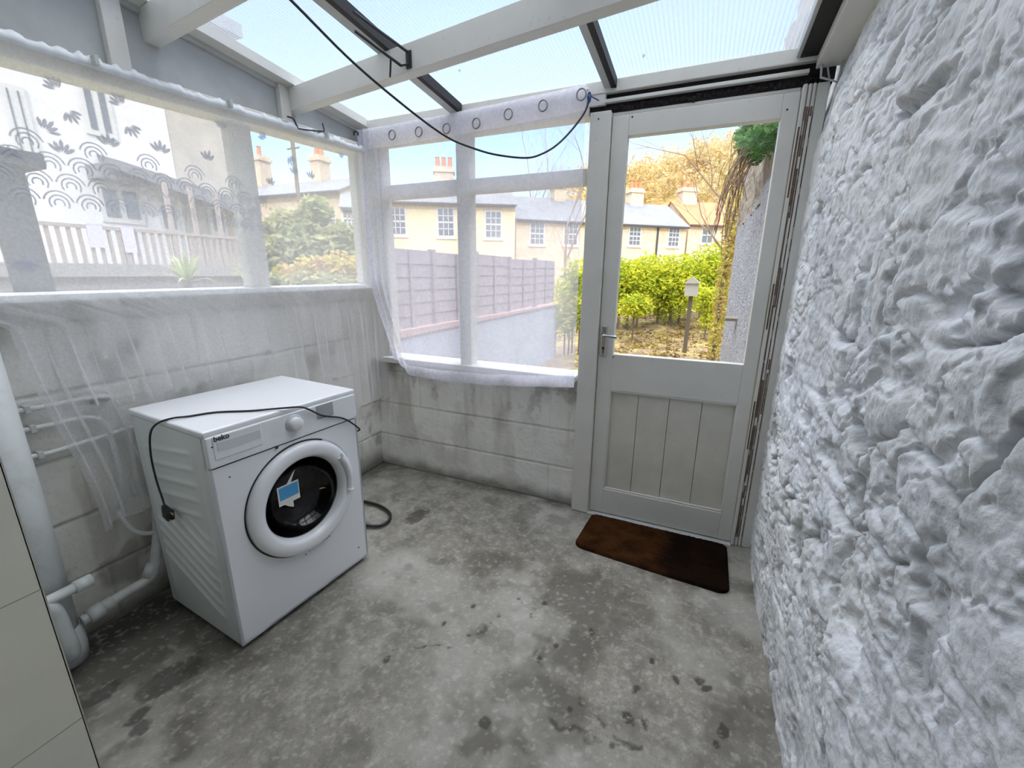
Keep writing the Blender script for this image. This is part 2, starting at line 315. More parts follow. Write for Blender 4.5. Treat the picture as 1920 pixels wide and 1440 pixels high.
ys = np.concatenate([np.linspace(.16, -1.0, 200), np.linspace(-1.0, -1.95, 300)[1:], np.linspace(-1.95, -2.7, 60)[1:]])
zs = np.linspace(-.03, 2.45, 460)
Yg, Zg = np.meshgrid(ys, zs, indexing='ij')
h, gap, hole = stone(Yg, Zg)
foot = sstep(.5, 0, Zg)*.012
keep = sstep(-.02, -.28, Yg)     # plastered flatter against the door jamb
xw = 2.318-h*(.3+.7*keep)*(1-.35*sstep(.5, 0, Zg))-foot*.5+.008*sstep(-.3, 0, Yg)+.045*sstep(1.80, 2.12, Zg)+.016*sstep(.6, 0, Zg)
flecks = sstep(.54, .66, fbm(Yg*30, Zg*38, 301, 4))*sstep(.35, .6, fbm(Yg*3, Zg*3, 311, 3))*(.5+.5*sstep(-1.1, -.4, Yg))
low = sstep(.9, .1, Zg)
stain = sstep(.52, .75, fbm(Yg*5+2, Zg*4, 331, 5))
fine = sstep(.60, .72, fbm(Yg*70, Zg*80, 341, 3))*sstep(.4, .6, fbm(Yg*6, Zg*6, 345, 3))
dirt = np.clip(.65*flecks*(.45+.55*low)+.22*stain+.35*fine+.5*gap+.25*hole+.35*sstep(.16, .02, Zg)*sstep(.4, .6, fbm(Yg*12, Zg*12, 320)), 0, 1)
W = grid_obj('wall_right', np.stack([xw, Yg, Zg], -1), mstone, attrs=dict(dirt=dirt))
struct(W, 'rough whitewashed stone wall right of the door', 'wall')
bk = MB(); bk.box(2.40, 2.75, -2.7, .16, -.05, 2.5); bk.build('core', MP['paint_dull'], W)

# ------------------------------------------------------------ painted block walls
mblock = mat('painted_blockwork', (.86, .85, .81), .75, noise=[(5, (.78, .77, .72), .42, .68), (45, (.58, .57, .52), .58, .78)], bump=(110, .5, .003))
attr_mix(mblock, 'dirt', (.33, .31, .26)); attr_mix(mblock, 'mould', (.13, .125, .09))
def blocks(u, z, s, off=0., course=.232, z0=0., ln=.45):
    k = np.floor((z-z0)/course+.02*(fbm(u*3, z*3, s)-.5)); zz = (z-z0)/course-k
    u2 = u+off+ln/2*(k % 2); uu = (u2/ln) % 1
    jz = np.minimum(zz, 1-zz)*course; ju = np.minimum(uu, 1-uu)*ln
    n = .008*(fbm(u*30, z*30, s+2)-.5)
    vis = sstep(.3, .6, fbm(u*2.5, z*2.5, s+6, 3))
    j = np.maximum(sstep(.010, .002, jz+n), sstep(.009, .002, ju+n)*vis)
    idh = _hash(np.floor(u2/ln), k, s)
    hh = -.005*j+.004*(idh-.5)+.004*(fbm(u*8, z*8, s+3)-.5)+.003*(fbm(u*60, z*60, s+4)-.5)
    return hh, j
ug, zg = np.meshgrid(np.linspace(-.02, 1.42, 300), np.linspace(-.03, .76, 170), indexing='ij')
hh, j = blocks(ug, zg, 400, .1)
streak = sstep(.5, .75, fbm(ug*12, zg*2.0, 410, 4))
dirt = np.clip(.5*streak*sstep(.0, .5, zg)+.25*j+.25*sstep(.55, .75, fbm(ug*6, zg*6, 415)), 0, .7)
mould = np.clip(sstep(.10, .0, zg+.08*(fbm(ug*9, zg*9, 420)-.5))*.8+.6*sstep(.62, .74, zg)*sstep(.45, .7, fbm(ug*7, zg*5, 425))+.4*sstep(.58, .72, fbm(ug*11, zg*7, 428))*sstep(.3, .7, zg), 0, .7)
Wf = grid_obj('wall_front', np.stack([ug, 0*ug-.0-hh-.002, zg], -1), mblock, attrs=dict(dirt=dirt, mould=mould))
struct(Wf, 'low white painted block wall below the garden window', 'wall')
b = MB(); b.box(-.1, 1.40, .012, .12, -.05, .765); b.build('core', mblock, Wf)
ug, zg = np.meshgrid(np.linspace(-1.88, .02, 380), np.linspace(-.03, 1.24, 270), indexing='ij')
hh, j = blocks(ug, zg, 450, .2)
dirt = np.clip(.3*j+.30*sstep(.48, .72, fbm(ug*3, zg*3, 455))+.4*sstep(.5, .72, fbm(ug*11, zg*2.5, 457))*.7, 0, .8)
mould = np.clip(sstep(.16, .0, zg+.1*(fbm(ug*9, zg*9, 460)-.5))*.9+.5*sstep(.60, .74, fbm(ug*6, zg*5, 465)), 0, .85)
Wl = grid_obj('wall_left', np.stack([0*ug+hh+.002, ug, zg], -1), mblock, attrs=dict(dirt=dirt, mould=mould))
struct(Wl, 'painted block wall behind the washing machine', 'wall')
b = MB(); b.box(-.12, -.012, -1.9, .10, -.05, 1.235); b.build('core', mblock, Wl)

# house wall behind, with the doorway the view is taken from
Wb = MB(); Wb.box(-5, .588, -2.45, -1.880, -.1, 6.2); Wb.box(2.42, 6.5, -2.45, -1.880, -.1, 6.2); Wb.box(.588, 2.42, -2.45, -1.880, 2.32, 6.2)
Wb.box(-5, 6.5, -8.2, -8, -.1, 6.2); Wb.box(-5, -4.8, -8, -2.45, -.1, 6.2); Wb.box(6.3, 6.5, -8, -2.45, -.1, 6.2); Wb.box(-5, 6.5, -8, -2.45, 2.5, 2.7)
Wb.hexa([(-5, -1.7, 6.2), (-5, -8.3, 6.2), (6.5, -8.3, 6.2), (6.5, -1.7, 6.2)], [(-5, -4.9, 8.1), (-5, -5.1, 8.1), (6.5, -5.1, 8.1), (6.5, -4.9, 8.1)])
wb = struct(Wb.build('wall_back', MP['paint_dull']), 'house wall behind the lean-to', 'wall')
tj = MB(); tj.box(.5885, .600, -2.45, -1.870, 0, 2.32); tj.box(.40, .600, -1.880, -1.870, 0, 2.32); tl = tj.build('jamb_lining', MP['tile'], wb, bevel=.004)
g = MB()
for z in (.19, .59, .99, 1.39): g.box(.5995, .6003, -2.45, -1.872, z-.0012, z+.0012)
g.build('tile_joints', MP['grout'], wb)
b = MB(); b.box(.60, 2.42, -8, -1.9, -.15, -.004); b.build('indoor_floor', MP['paint_dull'], wb)

# ------------------------------------------------------------ roof: rafters, purlins, sheets
def rz(y): return 2.14-.09*y            # underside of rafters
CE = struct(empty('ceiling', (0, 0, 2.14)), 'sloping ribbed translucent lean-to roof on white timbers', 'roof')
def cpart(mb, name, m, bevel=.002):
    o = mb.build(name, m, CE, bevel=bevel); o.matrix_parent_inverse = Matrix.Translation((0, 0, -2.14)); return o
Y0, Y1 = .10, -1.86
for x0, x1, nm in [(.03, .095, 'rafter'), (.655, .715, 'rafter'), (1.468, 1.513, 'rafter'), (2.208, 2.222, 'rafter')]:
    r = MB(); r.hexa([(x0, Y1, rz(Y1)), (x1, Y1, rz(Y1)), (x1, -.02, rz(-.02)), (x0, -.02, rz(-.02))], [(x0, Y1, rz(Y1)+.045), (x1, Y1, rz(Y1)+.045), (x1, -.02, rz(0)+.045), (x0, -.02, rz(0)+.045)])
    ro = cpart(r, nm, MP['paint_dull'] if x0 > .1 else MP['paint'])
    if .1 < x0:
        g = MB(); a0, a1 = (x1-.014, x1+.010) if x0 < 2 else (x1, x1+.075); g.hexa([(a0, Y1, rz(Y1)-.002), (a1, Y1, rz(Y1)-.002), (a1, -.03, rz(-.03)-.002), (a0, -.03, rz(-.03)-.002)], [(a0, Y1, rz(Y1)+.040), (a1, Y1, rz(Y1)+.040), (a1, -.03, rz(0)+.040), (a0, -.03, rz(0)+.040)])
        cpart(g, 'gasket', MP['black'], 0)
# purlins (below the rafters)
for (ya, yb, xa, xb, hb) in [(-.505, -.80, .0, 2.29, .098), (-1.095, -1.33, .0, 2.29, .10)]:
    p = MB(); za = rz(ya)-.001; zb = rz(yb)-.001
    p.hexa([(xa, ya-.0, za-hb), (xa, ya+.055, za-hb), (xb, yb+.055, zb-hb), (xb, yb, zb-hb)][::-1], [(xa, ya, za), (xa, ya+.055, za), (xb, yb+.055, zb), (xb, yb, zb)][::-1])
    cpart(p, 'purlin', MP['paint'])
# beam against the stone wall
b = MB(); b.hexa([(2.278, Y1, rz(Y1)-.055), (2.40, Y1, rz(Y1)-.055), (2.40, -.03, rz(0)-.045), (2.278, -.03, rz(0)-.045)], [(2.278, Y1, rz(Y1)-.002), (2.40, Y1, rz(Y1)-.002), (2.40, -.03, rz(0)-.002), (2.278, -.03, rz(0)-.002)])
cpart(b, 'wall_beam', MP['paint'])
# sheets, one per bay, sitting on the rafters
for x0, x1 in [(.03, .690), (.692, 1.492), (1.494, 2.40)]:
    s = MB(); s.hexa([(x0, Y1, rz(Y1)+.047), (x1, Y1, rz(Y1)+.047), (x1, .16, rz(.16)+.047), (x0, .16, rz(.16)+.047)], [(x0, Y1, rz(Y1)+.048), (x1, Y1, rz(Y1)+.048), (x1, .16, rz(.16)+.048), (x0, .16, rz(.16)+.048)])
    cpart(s, 'roof_sheet', MP['poly'], 0)
# specks of debris on the sheets
d = MB(); rr = random.Random(5)
for u, w in [(318, 18), (348, 48), (448, 108), (1207, 104), (735, 147), (862, 132), (478, 118)]:
    dd = ray(u, w); n3 = np.array([0, .09, 1.]); t = (2.14+.051-n3@CAMP)/(n3@dd); p = CAMP+dd*t; d.lathe([(.001, .0), (.006, .001), (.004, .004), (.0005, .005)], p, (0, 0, 1), 7)
cpart(d, 'debris', MP['rust'], 0)
# triangular boarding above the left window plate
b = MB(); b.hexa([(-.03, Y1, 1.98), (.015, Y1, 1.98), (.015, 0, 2.03), (-.03, 0, 2.03)], [(-.03, Y1, rz(Y1)+.05), (.015, Y1, rz(Y1)+.05), (.015, 0, rz(0)+.045), (-.03, 0, rz(0)+.045)])
gb = b.build('trim_1', MP['board']); struct(gb, 'grey boarding above the left window', 'boarding')
b = MB(); b.box(.015, .045, -1.225, -1.165, 2.0, 2.235); b.box(.015, .045, -.560, -.505, 2.02, 2.19); b.build('batten', MP['paint'], gb, bevel=.003)
b = MB(); b.hexa([(.015, Y1, rz(Y1)-.022), (.03, Y1, rz(Y1)-.022), (.03, 0, rz(0)-.02), (.015, 0, rz(0)-.02)], [(.015, Y1, rz(Y1)), (.03, Y1, rz(Y1)), (.03, 0, rz(0)), (.015, 0, rz(0))]); b.build('grey_strip', MP['paint_dull'], gb)  # dull grey-white strip along the boarding, under the rafter edge

# ------------------------------------------------------------ left window: plate, posts, glass, sill ledge
w2 = struct(empty('window_2', (0, -.9, 1.255)), 'long left window looking onto the neighbouring house', 'window')
def wpart(mb, name, m, par, bevel=.003):
    o = mb.build(name, m, par, bevel=bevel); o.matrix_parent_inverse = Matrix.Translation(-par.location); return o
b = MB(); b.hexa([(-.05, Y1, 1.905), (.06, Y1, 1.905), (.06, 0, 2.00), (-.05, 0, 2.00)], [(-.05, Y1, 1.975), (.06, Y1, 1.975), (.06, 0, 2.06), (-.05, 0, 2.06)]); wpart(b, 'top_plate', MP['paint'], w2)
b = MB(); b.box(-.05, .0, -.812, -.705, 1.255, 1.975); wpart(b, 'post', MP['paint'], w2)
b = MB(); b.box(-.05, .0, -.055, .05, 1.255, 2.01); wpart(b, 'post', MP['paint'], w2)
b = MB(); b.box(-.14, .072, -1.86, -.0, 1.232, 1.256); wpart(b, 'window_sill', mat('white_sill_paint', (.78, .8, .82), .35), w2)
for y0, y1 in [(-1.86, -.812), (-.705, -.055)]:
    b = MB(); b.box(-.03, -.026, y0, y1, 1.256, 1.97); wpart(b, 'pane', MP['glass'], w2, 0)

# ------------------------------------------------------------ garden window above the block wall
w1 = struct(empty('window_1', (.7, 0, .78)), 'four-light garden window beside the door', 'window')
b = MB(); b.box(.02, .135, -.01, .07, .78, 2.055); b.box(.135, .16, .0, .07, .78, 2.055); wpart(b, 'jamb', MP['paint'], w1)
b = MB(); b.box(.675, .752, -.02, .06, .78, 2.055); wpart(b, 'mullion', MP['paint'], w1)
b = MB(); b.box(.16, .675, -.012, .05, 1.752, 1.828); b.box(.752, 1.40, -.012, .05, 1.752, 1.824); wpart(b, 'transom', MP['paint'], w1)
b = MB(); b.box(-.0, 1.40, -.055, .12, .762, .795); wpart(b, 'window_sill', MP['paint'], w1)
b = MB(); b.box(.0, 1.40, -.02, .07, 2.045, 2.125); wpart(b, 'head', MP['paint'], w1)
for x0, x1, z0, z1 in [(.16, .675, .795, 1.752), (.752, 1.40, .795, 1.752), (.16, .675, 1.828, 2.045), (.752, 1.40, 1.824, 2.045)]:
    b = MB(); b.box(x0, x1, .02, .024, z0, z1); wpart(b, 'pane', MP['glass'], w1, 0)
# eaves plate + slots over the door
t2 = MB(); t2.box(.0, 2.345, -.03, .08, 2.127, 2.178); t2o = struct(t2.build('trim_2', MP['paint'], bevel=.003), 'white eaves plate over the garden window and door', 'eaves plate')
t3 = MB(); t3.box(1.40, 2.345, .0, .05, 2.05, 2.127); t3o = struct(t3.build('trim_3', MP['foam']), 'black foam filled slots above the door frame', 'gap')
b = MB(); b.box(1.46, 2.26, -.028, -.001, 2.088, 2.102); b.build('glazing_bar', MP['paint'], t3o, bevel=.002)
b = MB(); b.box(1.40, 1.475, -.025, -.001, 2.082, 2.127); b.build('packing', MP['paint'], t3o, bevel=.002)
# a few raised foam lumps so the lower slot reads ragged
b = MB()
for i in range(60):
    x = 1.41+i*.0152; r = .008+.006*rr.random(); b.lathe([(.0005, -r), (r*.8, -r*.5), (r, 0), (r*.9, .01)], (x, -.002, 2.066+rr.uniform(-.006, .006)), (0, 1, 0), 8)
b.build('foam_lumps', MP['foam'], t3o, smooth=True)

# ------------------------------------------------------------ door and its frame
t4 = struct(empty('trim_4', (1.45, 0, 0)), 'white door frame with peeling grooved right jamb', 'door frame')
def tp(mb, name, m, bevel=.003, par=None):
    par = par or t4; return wpart(mb, name, m, par, bevel)
b = MB(); b.box(1.412, 1.508, -.045, .07, 0, 2.05); tp(b, 'left_post', MP['paint'])
b = MB(); b.box(1.508, 2.25, .03, .075, 2.034, 2.052); b.box(1.508, 2.245, -.0, .075, 2.036, 2.052); tp(b, 'head', MP['paint'])
b = MB(); b.box(2.247, 2.262, -.032, .07, 0, 2.05); b.box(2.266, 2.277, -.030, .07, 0, 2.05); b.box(2.281, 2.291, -.030, .07, 0, 2.05); b.box(2.295, 2.335, -.026, .07, 0, 2.05); b.box(2.26, 2.30, -.018, .07, 0, 2.05); jo = tp(b, 'right_jamb', MP['paint'])
b = MB(); rr = random.Random(3)
for xg, dens in [(2.2545, .5), (2.2645, 1.), (2.2715, .6), (2.279, 1.), (2.286, .6), (2.293, 1.)]:
    z = .05
    while z < 1.95:
        L = rr.uniform(.03, .28)
        yo = -.0325 if xg in (2.2545,) else (-.0185 if xg in (2.264, 2.279, 2.293) else -.0305)
        if rr.random() < dens: b.box(xg-.0026-.0012*rr.random(), xg+.0022+.0012*rr.random(), yo-.0006, yo+.006, z, min(z+L, 1.97))
        z += L+rr.uniform(.005, .06)
tp(b, 'peeled_wood', MP['bare'], 0)
b = MB(); b.box(1.508, 2.247, -.05, .1, -.02, .006); tp(b, 'threshold', MP['paint_dull'])

D = struct(empty('door_1', (1.51, 0, 0)), 'white half-glazed garden door with four-board lower panel', 'door')
def dp(mb, name, m, bevel=.003): return wpart(mb, name, m, D, bevel)
X0, X1, ZT = 1.512, 2.243, 2.030
b = MB(); b.box(X0, 1.586, -.022, .022, .012, ZT); dp(b, 'stile', MP['paint'])
b = MB(); b.box(2.187, X1, -.022, .022, .012, ZT); dp(b, 'stile', MP['paint'])
b = MB(); b.box(1.586, 2.187, -.021, .022, 1.941, ZT); dp(b, 'top_rail', MP['paint'])
b = MB(); b.box(1.576, 2.187, -.021, .022, .737, .930); dp(b, 'middle_rail', MP['paint'])
b = MB(); b.box(1.576, 2.187, -.021, .022, .012, .160); dp(b, 'bottom_rail', MP['paint'])
for k in range(4):
    a = 1.578+k*.1525
    b = MB(); b.box(a+.0012, a+.1512, -.002, .008, .16, .737); b.box(a, a+.1525, .008, .012, .16, .737); o = dp(b, 'panel_board', MP['panelp'], .004)
b = MB()
for (p, q) in [((1.586, .165), (2.187, .165)), ((1.586, .165), (1.586, .735)), ((2.187, .165), (2.187, .735)), ((1.586, .733), (2.187, .733))]:
    b.bar((p[0], -.012, p[1]), (q[0], -.012, q[1]), .012, .012, (0, 1, 0))
dp(b, 'beading', MP['paint'], .003)
b = MB(); b.box(1.586, 2.187, .003, .007, .93, 1.941); dp(b, 'pane', MP['glass'], 0)
b = MB(); zc = 1.0
b.box(1.523, 1.551, -.034, -.022, .915, 1.075); hp = dp(b, 'handle', MP['chrome'], .004)
b = MB(); b.tube(smooth_path([(1.537, -.03, 1.03), (1.537, -.062, 1.03), (1.55, -.072, 1.03), (1.61, -.070, 1.025)], 6), .0075, 10); b.lathe([(.012, 0), (.011, -.012), (.008, -.02)], (1.537, -.034, 1.03), (0, 1, 0), 16)
lv = b.build('lever', MP['chrome'], hp, smooth=True)
b = MB(); b.lathe([(.0005, -.0015), (.007, -.0012), (.007, 0)], (1.537, -.034, .96), (0, 1, 0), 14); b.box(1.535, 1.539, -.0365, -.034, .935, .957); lv = b.build('keyhole', MP['ink'], hp)
b = MB()
for x, z in [(1.60, 2.018), (1.452, 2.02), (2.205, 1.97), (2.255, 1.88), (1.59, .915)]: b.lathe([(.0005, -.002), (.0035, -.001), (.0035, .002)], (x, -.023 if x > 1.5 else -.046, z), (0, 1, 0), 10)
dp(b, 'nail_hole', MP['ink'], 0)

# ------------------------------------------------------------ doormat
dm = MB(); nx, ny = 150, 84
u, v = np.meshgrid(np.linspace(0, 1, nx), np.linspace(0, 1, ny), indexing='xy')
cs = [np.array(c) for c in [(1.516, -.375), (2.226, -.437), (2.232, -.060), (1.537, -.056)]]
Q = (1-v)[..., None]*((1-u)[..., None]*cs[0]+u[..., None]*cs[1])+v[..., None]*((1-u)[..., None]*cs[3]+u[..., None]*cs[2])
# round the corners
R_ = .055; Wm, Hm = .70, .37
X_ = (u-.5)*Wm; Y_ = (v-.5)*Hm
ex = np.maximum(np.abs(X_)-(Wm/2-R_), 0); ey = np.maximum(np.abs(Y_)-(Hm/2-R_), 0)
kx = np.where((ex > 0) & (ey > 0), np.minimum(1, R_/np.maximum(np.hypot(ex, ey), 1e-6)), 1.)
nX = np.sign(X_)*(np.abs(X_)-ex+ex*kx); nY = np.sign(Y_)*(np.abs(Y_)-ey+ey*kx)
u2 = nX/Wm+.5; v2 = nY/Hm+.5
Q = (1-v2)[..., None]*((1-u2)[..., None]*cs[0]+u2[..., None]*cs[1])+v2[..., None]*((1-u2)[..., None]*cs[3]+u2[..., None]*cs[2])
edge = np.minimum(np.minimum(u, 1-u)*nx, np.minimum(v, 1-v)*ny)
hz = np.where(edge < 1, -.004, .013+.0035*vnoise(u*260, v*150, 9)+.003*(fbm(u*20, v*12, 12)-.5))
wet = sstep(.52, .66, u+.10*(fbm(u*8, v*6, 15)-.5))*.9+.35*sstep(.5, .7, fbm(u*10, v*7, 18))
attr_mix(MP['coir'], 'wet', (.009, .005, .0035))
P = np.dstack([Q, hz])
mo = grid_obj('doormat', P, MP['coir'], attrs=dict(wet=wet)); tag(mo, 'brown coir doormat with rounded corners, dark and damp on its right half, before the door', 'doormat')

# ------------------------------------------------------------ washing machine (local: x along the front, -y is the front)
WM = empty('washing_machine', (.5968, -1.4654, 0), 1.4913); tag(WM, 'white front-loading washing machine standing on the concrete by the left wall', 'washing machine')
WW, DD, HH = .60, .49, .842
def build(mb, name, m, par=WM, **k): return mb.build(name, m, par, **k)
b = MB(); b.box(.004, .012, .012, DD, .018, .822); b.box(WW-.012, WW-.004, .012, DD, .018, .822); b.box(.004, WW-.004, DD-.008, DD, .018, .822); build(b, 'cabinet', MP['side'], bevel=.006)
b = MB(); b.box(-.001, WW+.001, -.002, DD+.004, .822, HH+.002); build(b, 'top_panel', MP['white'], bevel=.007, seg=3)
# front panel with a round opening
def front_with_hole(cx, cz, R, x0, x1, z0, z1, y, n=64):
    vs = []; fs = []
    for k in range(n):
        a = 2*pi*k/n; dx, dz = cos(a), sin(a)
        t = min([((x1-cx)/dx if dx > 1e-6 else 9), ((x0-cx)/dx if dx < -1e-6 else 9), ((z1-cz)/dz if dz > 1e-6 else 9), ((z0-cz)/dz if dz < -1e-6 else 9)])
        vs.append((cx+R*dx, y, cz+R*dz)); vs.append((cx+t*dx, y, cz+t*dz))
    for k in range(n): j = (k+1) % n; fs.append((2*k, 2*j, 2*j+1, 2*k+1))
    for (X, Z) in [(x0, z0), (x1, z0), (x1, z1), (x0, z1)]:
        ang = math.atan2(Z-cz, X-cx) % (2*pi); k = int(ang/(2*pi)*n); j = (k+1) % n
        vs.append((X, y, Z)); fs.append((2*k+1, 2*j+1, len(vs)-1))
    return vs, fs
CX, CZ = .312, .468
b = MB(); b.add(*front_with_hole(CX, CZ, .182, .003, WW-.003, .02, .712, 0)); b.box(.003, .012, .0, .02, .02, .712); b.box(WW-.012, WW-.003, .0, .02, .02, .712); b.box(.003, WW-.003, .0, .02, .02, .03)
b.lathe([(.182, 0), (.178, .03)], (CX, 0, CZ), (0, 1, 0), 64)
build(b, 'front_panel', MP['white'])
b = MB(); b.box(.003, WW-.003, -.006, .02, .716, .824); cp = build(b, 'control_panel', MP['white'], bevel=.006, seg=3)
b = MB(); b.box(.022, .180, -.0085, .0, .742, .822); dr = build(b, 'detergent_drawer', MP['whitep'], cp, bevel=.003)
b = MB(); b.box(.034, .174, -.0095, -.0087, .770, .800); build(b, 'drawer_recess', MP['greyp'], dr, bevel=0)
b = MB(); b.lathe([(.034, -.0062), (.034, -.009), (.026, -.012)], (.303, 0, .782), (0, 1, 0), 40); build(b, 'dial_rim', MP['greyp'], cp, smooth=True)
b = MB(); b.lathe([(.0255, -.008), (.0245, -.030), (.021, -.034), (.0005, -.034)], (.303, 0, .782), (0, 1, 0), 40); build(b, 'programme_dial', MP['whitep'], cp, smooth=True)
b = MB(); b.box(.402, .480, -.0075, -.004, .764, .820); build(b, 'display', MP['grey3'], cp, bevel=.001)
b = MB(); b.box(.412, .475, -.0082, -.0078, .764, .768); build(b, 'display_line', MP['grey2'], cp); b = MB(); [b.box(.345+.0*i, .372, -.0068, -.006, .752+.012*i, .7535+.012*i) for i in range(5)]; build(b, 'programme_list', MP['greyp'], cp); b = MB(); [b.box(.215, .25, -.0068, -.006, .752+.010*i, .7525+.010*i) for i in range(6)]; build(b, 'programme_list', MP['greyp'], cp)
b = MB(); b.box(.06, .11, -.0066, -.006, .730, .7316); build(b, 'drawer_line', MP['greyp'], cp)
def text(name, s, size, par, loc, m, ext=.0004, rot=(pi/2, 0, 0)):
    c = bpy.data.curves.new(name, 'FONT'); c.body = s; c.size = size; c.extrude = ext; c.offset = .0006
    o = bpy.data.objects.new('tmp', c); COL.objects.link(o); dg = bpy.context.evaluated_depsgraph_get(); me = bpy.data.meshes.new_from_object(o.evaluated_get(dg)); bpy.data.objects.remove(o)
    me.name = name; me.materials.clear(); q = link(name, me, m, par); q.location = loc; q.rotation_euler = rot; return q
text('logo', 'beko', .024, cp, (.026, -.0092, .806), MP['ink'])
# door: outer ring, bezel, glass, handle
DR = MB(); DR.lathe([(.226, .001), (.228, -.012), (.223, -.022), (.214, -.028), (.200, -.030), (.184, -.029), (.176, -.026), (.170, -.020), (.163, -.006), (.160, .010)], (CX, 0, CZ), (0, 1, 0), 96)
dr = build(DR, 'door', MP['white'], smooth=True)
b = MB(); b.lathe([(.234, -.0015), (.234, .0005)], (CX, 0, CZ), (0, 1, 0), 80); b.add(*[(lambda n=80: ([(CX+r*cos(2*pi*k/n), -.0014, CZ+r*sin(2*pi*k/n)) for k in range(n) for r in (.2285, .2345)], [(2*k, 2*((k+1) % n), 2*((k+1) % n)+1, 2*k+1) for k in range(n) if not (.02 < k/n < .17 or .76 < k/n < .98)]))()][0]); build(b, 'door_gap', MP['rubber'], dr)
b = MB(); b.lathe([(.1595, .004), (.153, .020), (.135, .050), (.105, .075), (.06, .088), (.0005, .091)], (CX, 0, CZ), (0, 1, 0), 64); build(b, 'glass', MP['dglass'], dr, smooth=True)
b = MB(); b.lathe([(.176, .02), (.172, .05), (.166, .055), (.160, .10), (.158, .12)], (CX, 0, CZ), (0, 1, 0), 64); build(b, 'rubber_seal', MP['rubber'], WM, smooth=True)
b = MB(); b.lathe([(.157, .115), (.165, .13), (.215, .14), (.218, .16), (.218, .40), (.20, .42), (.0005, .425)], (CX, 0, CZ), (0, 1, 0), 64)
for k in range(3):
    a = .5+k*2*pi/3; b.hexa([(CX+.215*cos(a-.12), .15, CZ+.215*sin(a-.12)), (CX+.215*cos(a+.12), .15, CZ+.215*sin(a+.12)), (CX+.215*cos(a+.12), .40, CZ+.215*sin(a+.12)), (CX+.215*cos(a-.12), .40, CZ+.215*sin(a-.12))], [(CX+.17*cos(a), .16, CZ+.17*sin(a)), (CX+.17*cos(a+.03), .16, CZ+.17*sin(a+.03)), (CX+.17*cos(a+.03), .39, CZ+.17*sin(a+.03)), (CX+.17*cos(a), .39, CZ+.17*sin(a))])
build(b, 'drum', MP['steel'], WM, smooth=True)
b = MB(); n = 14
hv = []
for k in range(n+1):
    a = radians(-14+k*52/n); hv.append([(CX+r*cos(a), y, CZ+r*sin(a)) for r, y in [(.183, -.033), (.188, -.046), (.207, -.044), (.212, -.028)]])
vs = [p for r in hv for p in r]; fs = [(4*k+i, 4*k+i+1, 4*k+5+i, 4*k+4+i) for k in range(n) for i in range(3)]+[(0, 1, 2, 3), (4*n+3, 4*n+2, 4*n+1, 4*n)]
b.add(vs, fs); build(b, 'door_handle', MP['white'], dr, smooth=True)
# sticker in the glass
R2 = radians(3)
b = MB(); b.box(.205, .292, -.0035, -.003, .478, .556); st = build(b, 'care_sticker', MP['sticker'], dr); tag(st, 'white and blue sticker on the door glass')
b = MB(); b.box(.211, .288, -.0045, -.0036, .500, .550); [0]; stb = build(b, 'blue_panel', MP['blue'], st)
b = MB(); b.k = 0
b.add([(.245, -.003, .556), (.262, -.003, .556), (.285, -.003, .600), (.272, -.003, .588)], [(0, 1, 2, 3)]); build(b, 'torn_edge', MP['sticker'], st); b = MB(); b.add([(.226, -.003, .478), (.262, -.003, .478), (.262, -.003, .452), (.245, -.003, .462)], [(3, 2, 1, 0)]); build(b, 'torn_edge', MP['sticker'], st)
# rust chips
for x, z, r in [(.226, .712, .006), (.02, .79, .003), (.058, .668, .003), (.545, .09, .0035), (.40, .238, .003), (.285, .222, .003)]: b = MB(); b.lathe([(.0005, -.0008), (r, -.0006), (r, .0)], (x, -.006 if z > .7 else 0, z), (0, 1, 0), 9); build(b, 'rust_chip', MP['rust'], WM)
b = MB(); [b.box(.300+.012*i, .308+.012*i, -.0006, 0, .226+.001*i, .229+.001*i) for i in range(8)]; build(b, 'scuffs', mat('grey_scuff', (.3, .3, .3), .8), WM)
# left side, pressed ribs (heightfield)
bb, zz = np.meshgrid(np.linspace(.02, DD-.004, 110), np.linspace(.03, .82, 190), indexing='ij')
def rib(d, w): return np.exp(-(d/w)**2)
hgt = 0*bb
inside = sstep(.05, .09, bb)*sstep(.46, .42, bb)
for k in range(7):
    z0 = .12+k*.052
    zl = z0+.42*np.abs(bb-.10)*(bb > .10)
    hgt += .0065*rib(zz-zl, .010)*inside*sstep(.50, .42, zl)
for k in range(5):
    z0 = .50+k*.058; zl = z0-.12*(bb-.25); hgt += .005*rib(zz-zl, .010)*sstep(.09, .13, bb)*sstep(.44, .40, bb)
hgt += .003*rib(np.minimum(np.abs(bb-.07), np.abs(bb-.44)), .010)*sstep(.06, .1, zz)*sstep(.79, .76, zz)
grid_obj('side_panel', np.stack([0*bb+.003-hgt, bb, zz], -1), MP['side'], WM)
# feet
for x in (.05, .55):
    for y in (.05, .44):
        b = MB(); b.lathe([(.0005, .0), (.02, .0), (.022, .006), (.012, .012), (.010, .02)], (x, y, 0), (0, 0, 1), 16); build(b, 'foot', MP['rubber'])
b = MB(); b.box(.012, WW-.012, .02, DD-.01, .008, .02); build(b, 'base_tray', MP['rubber'])
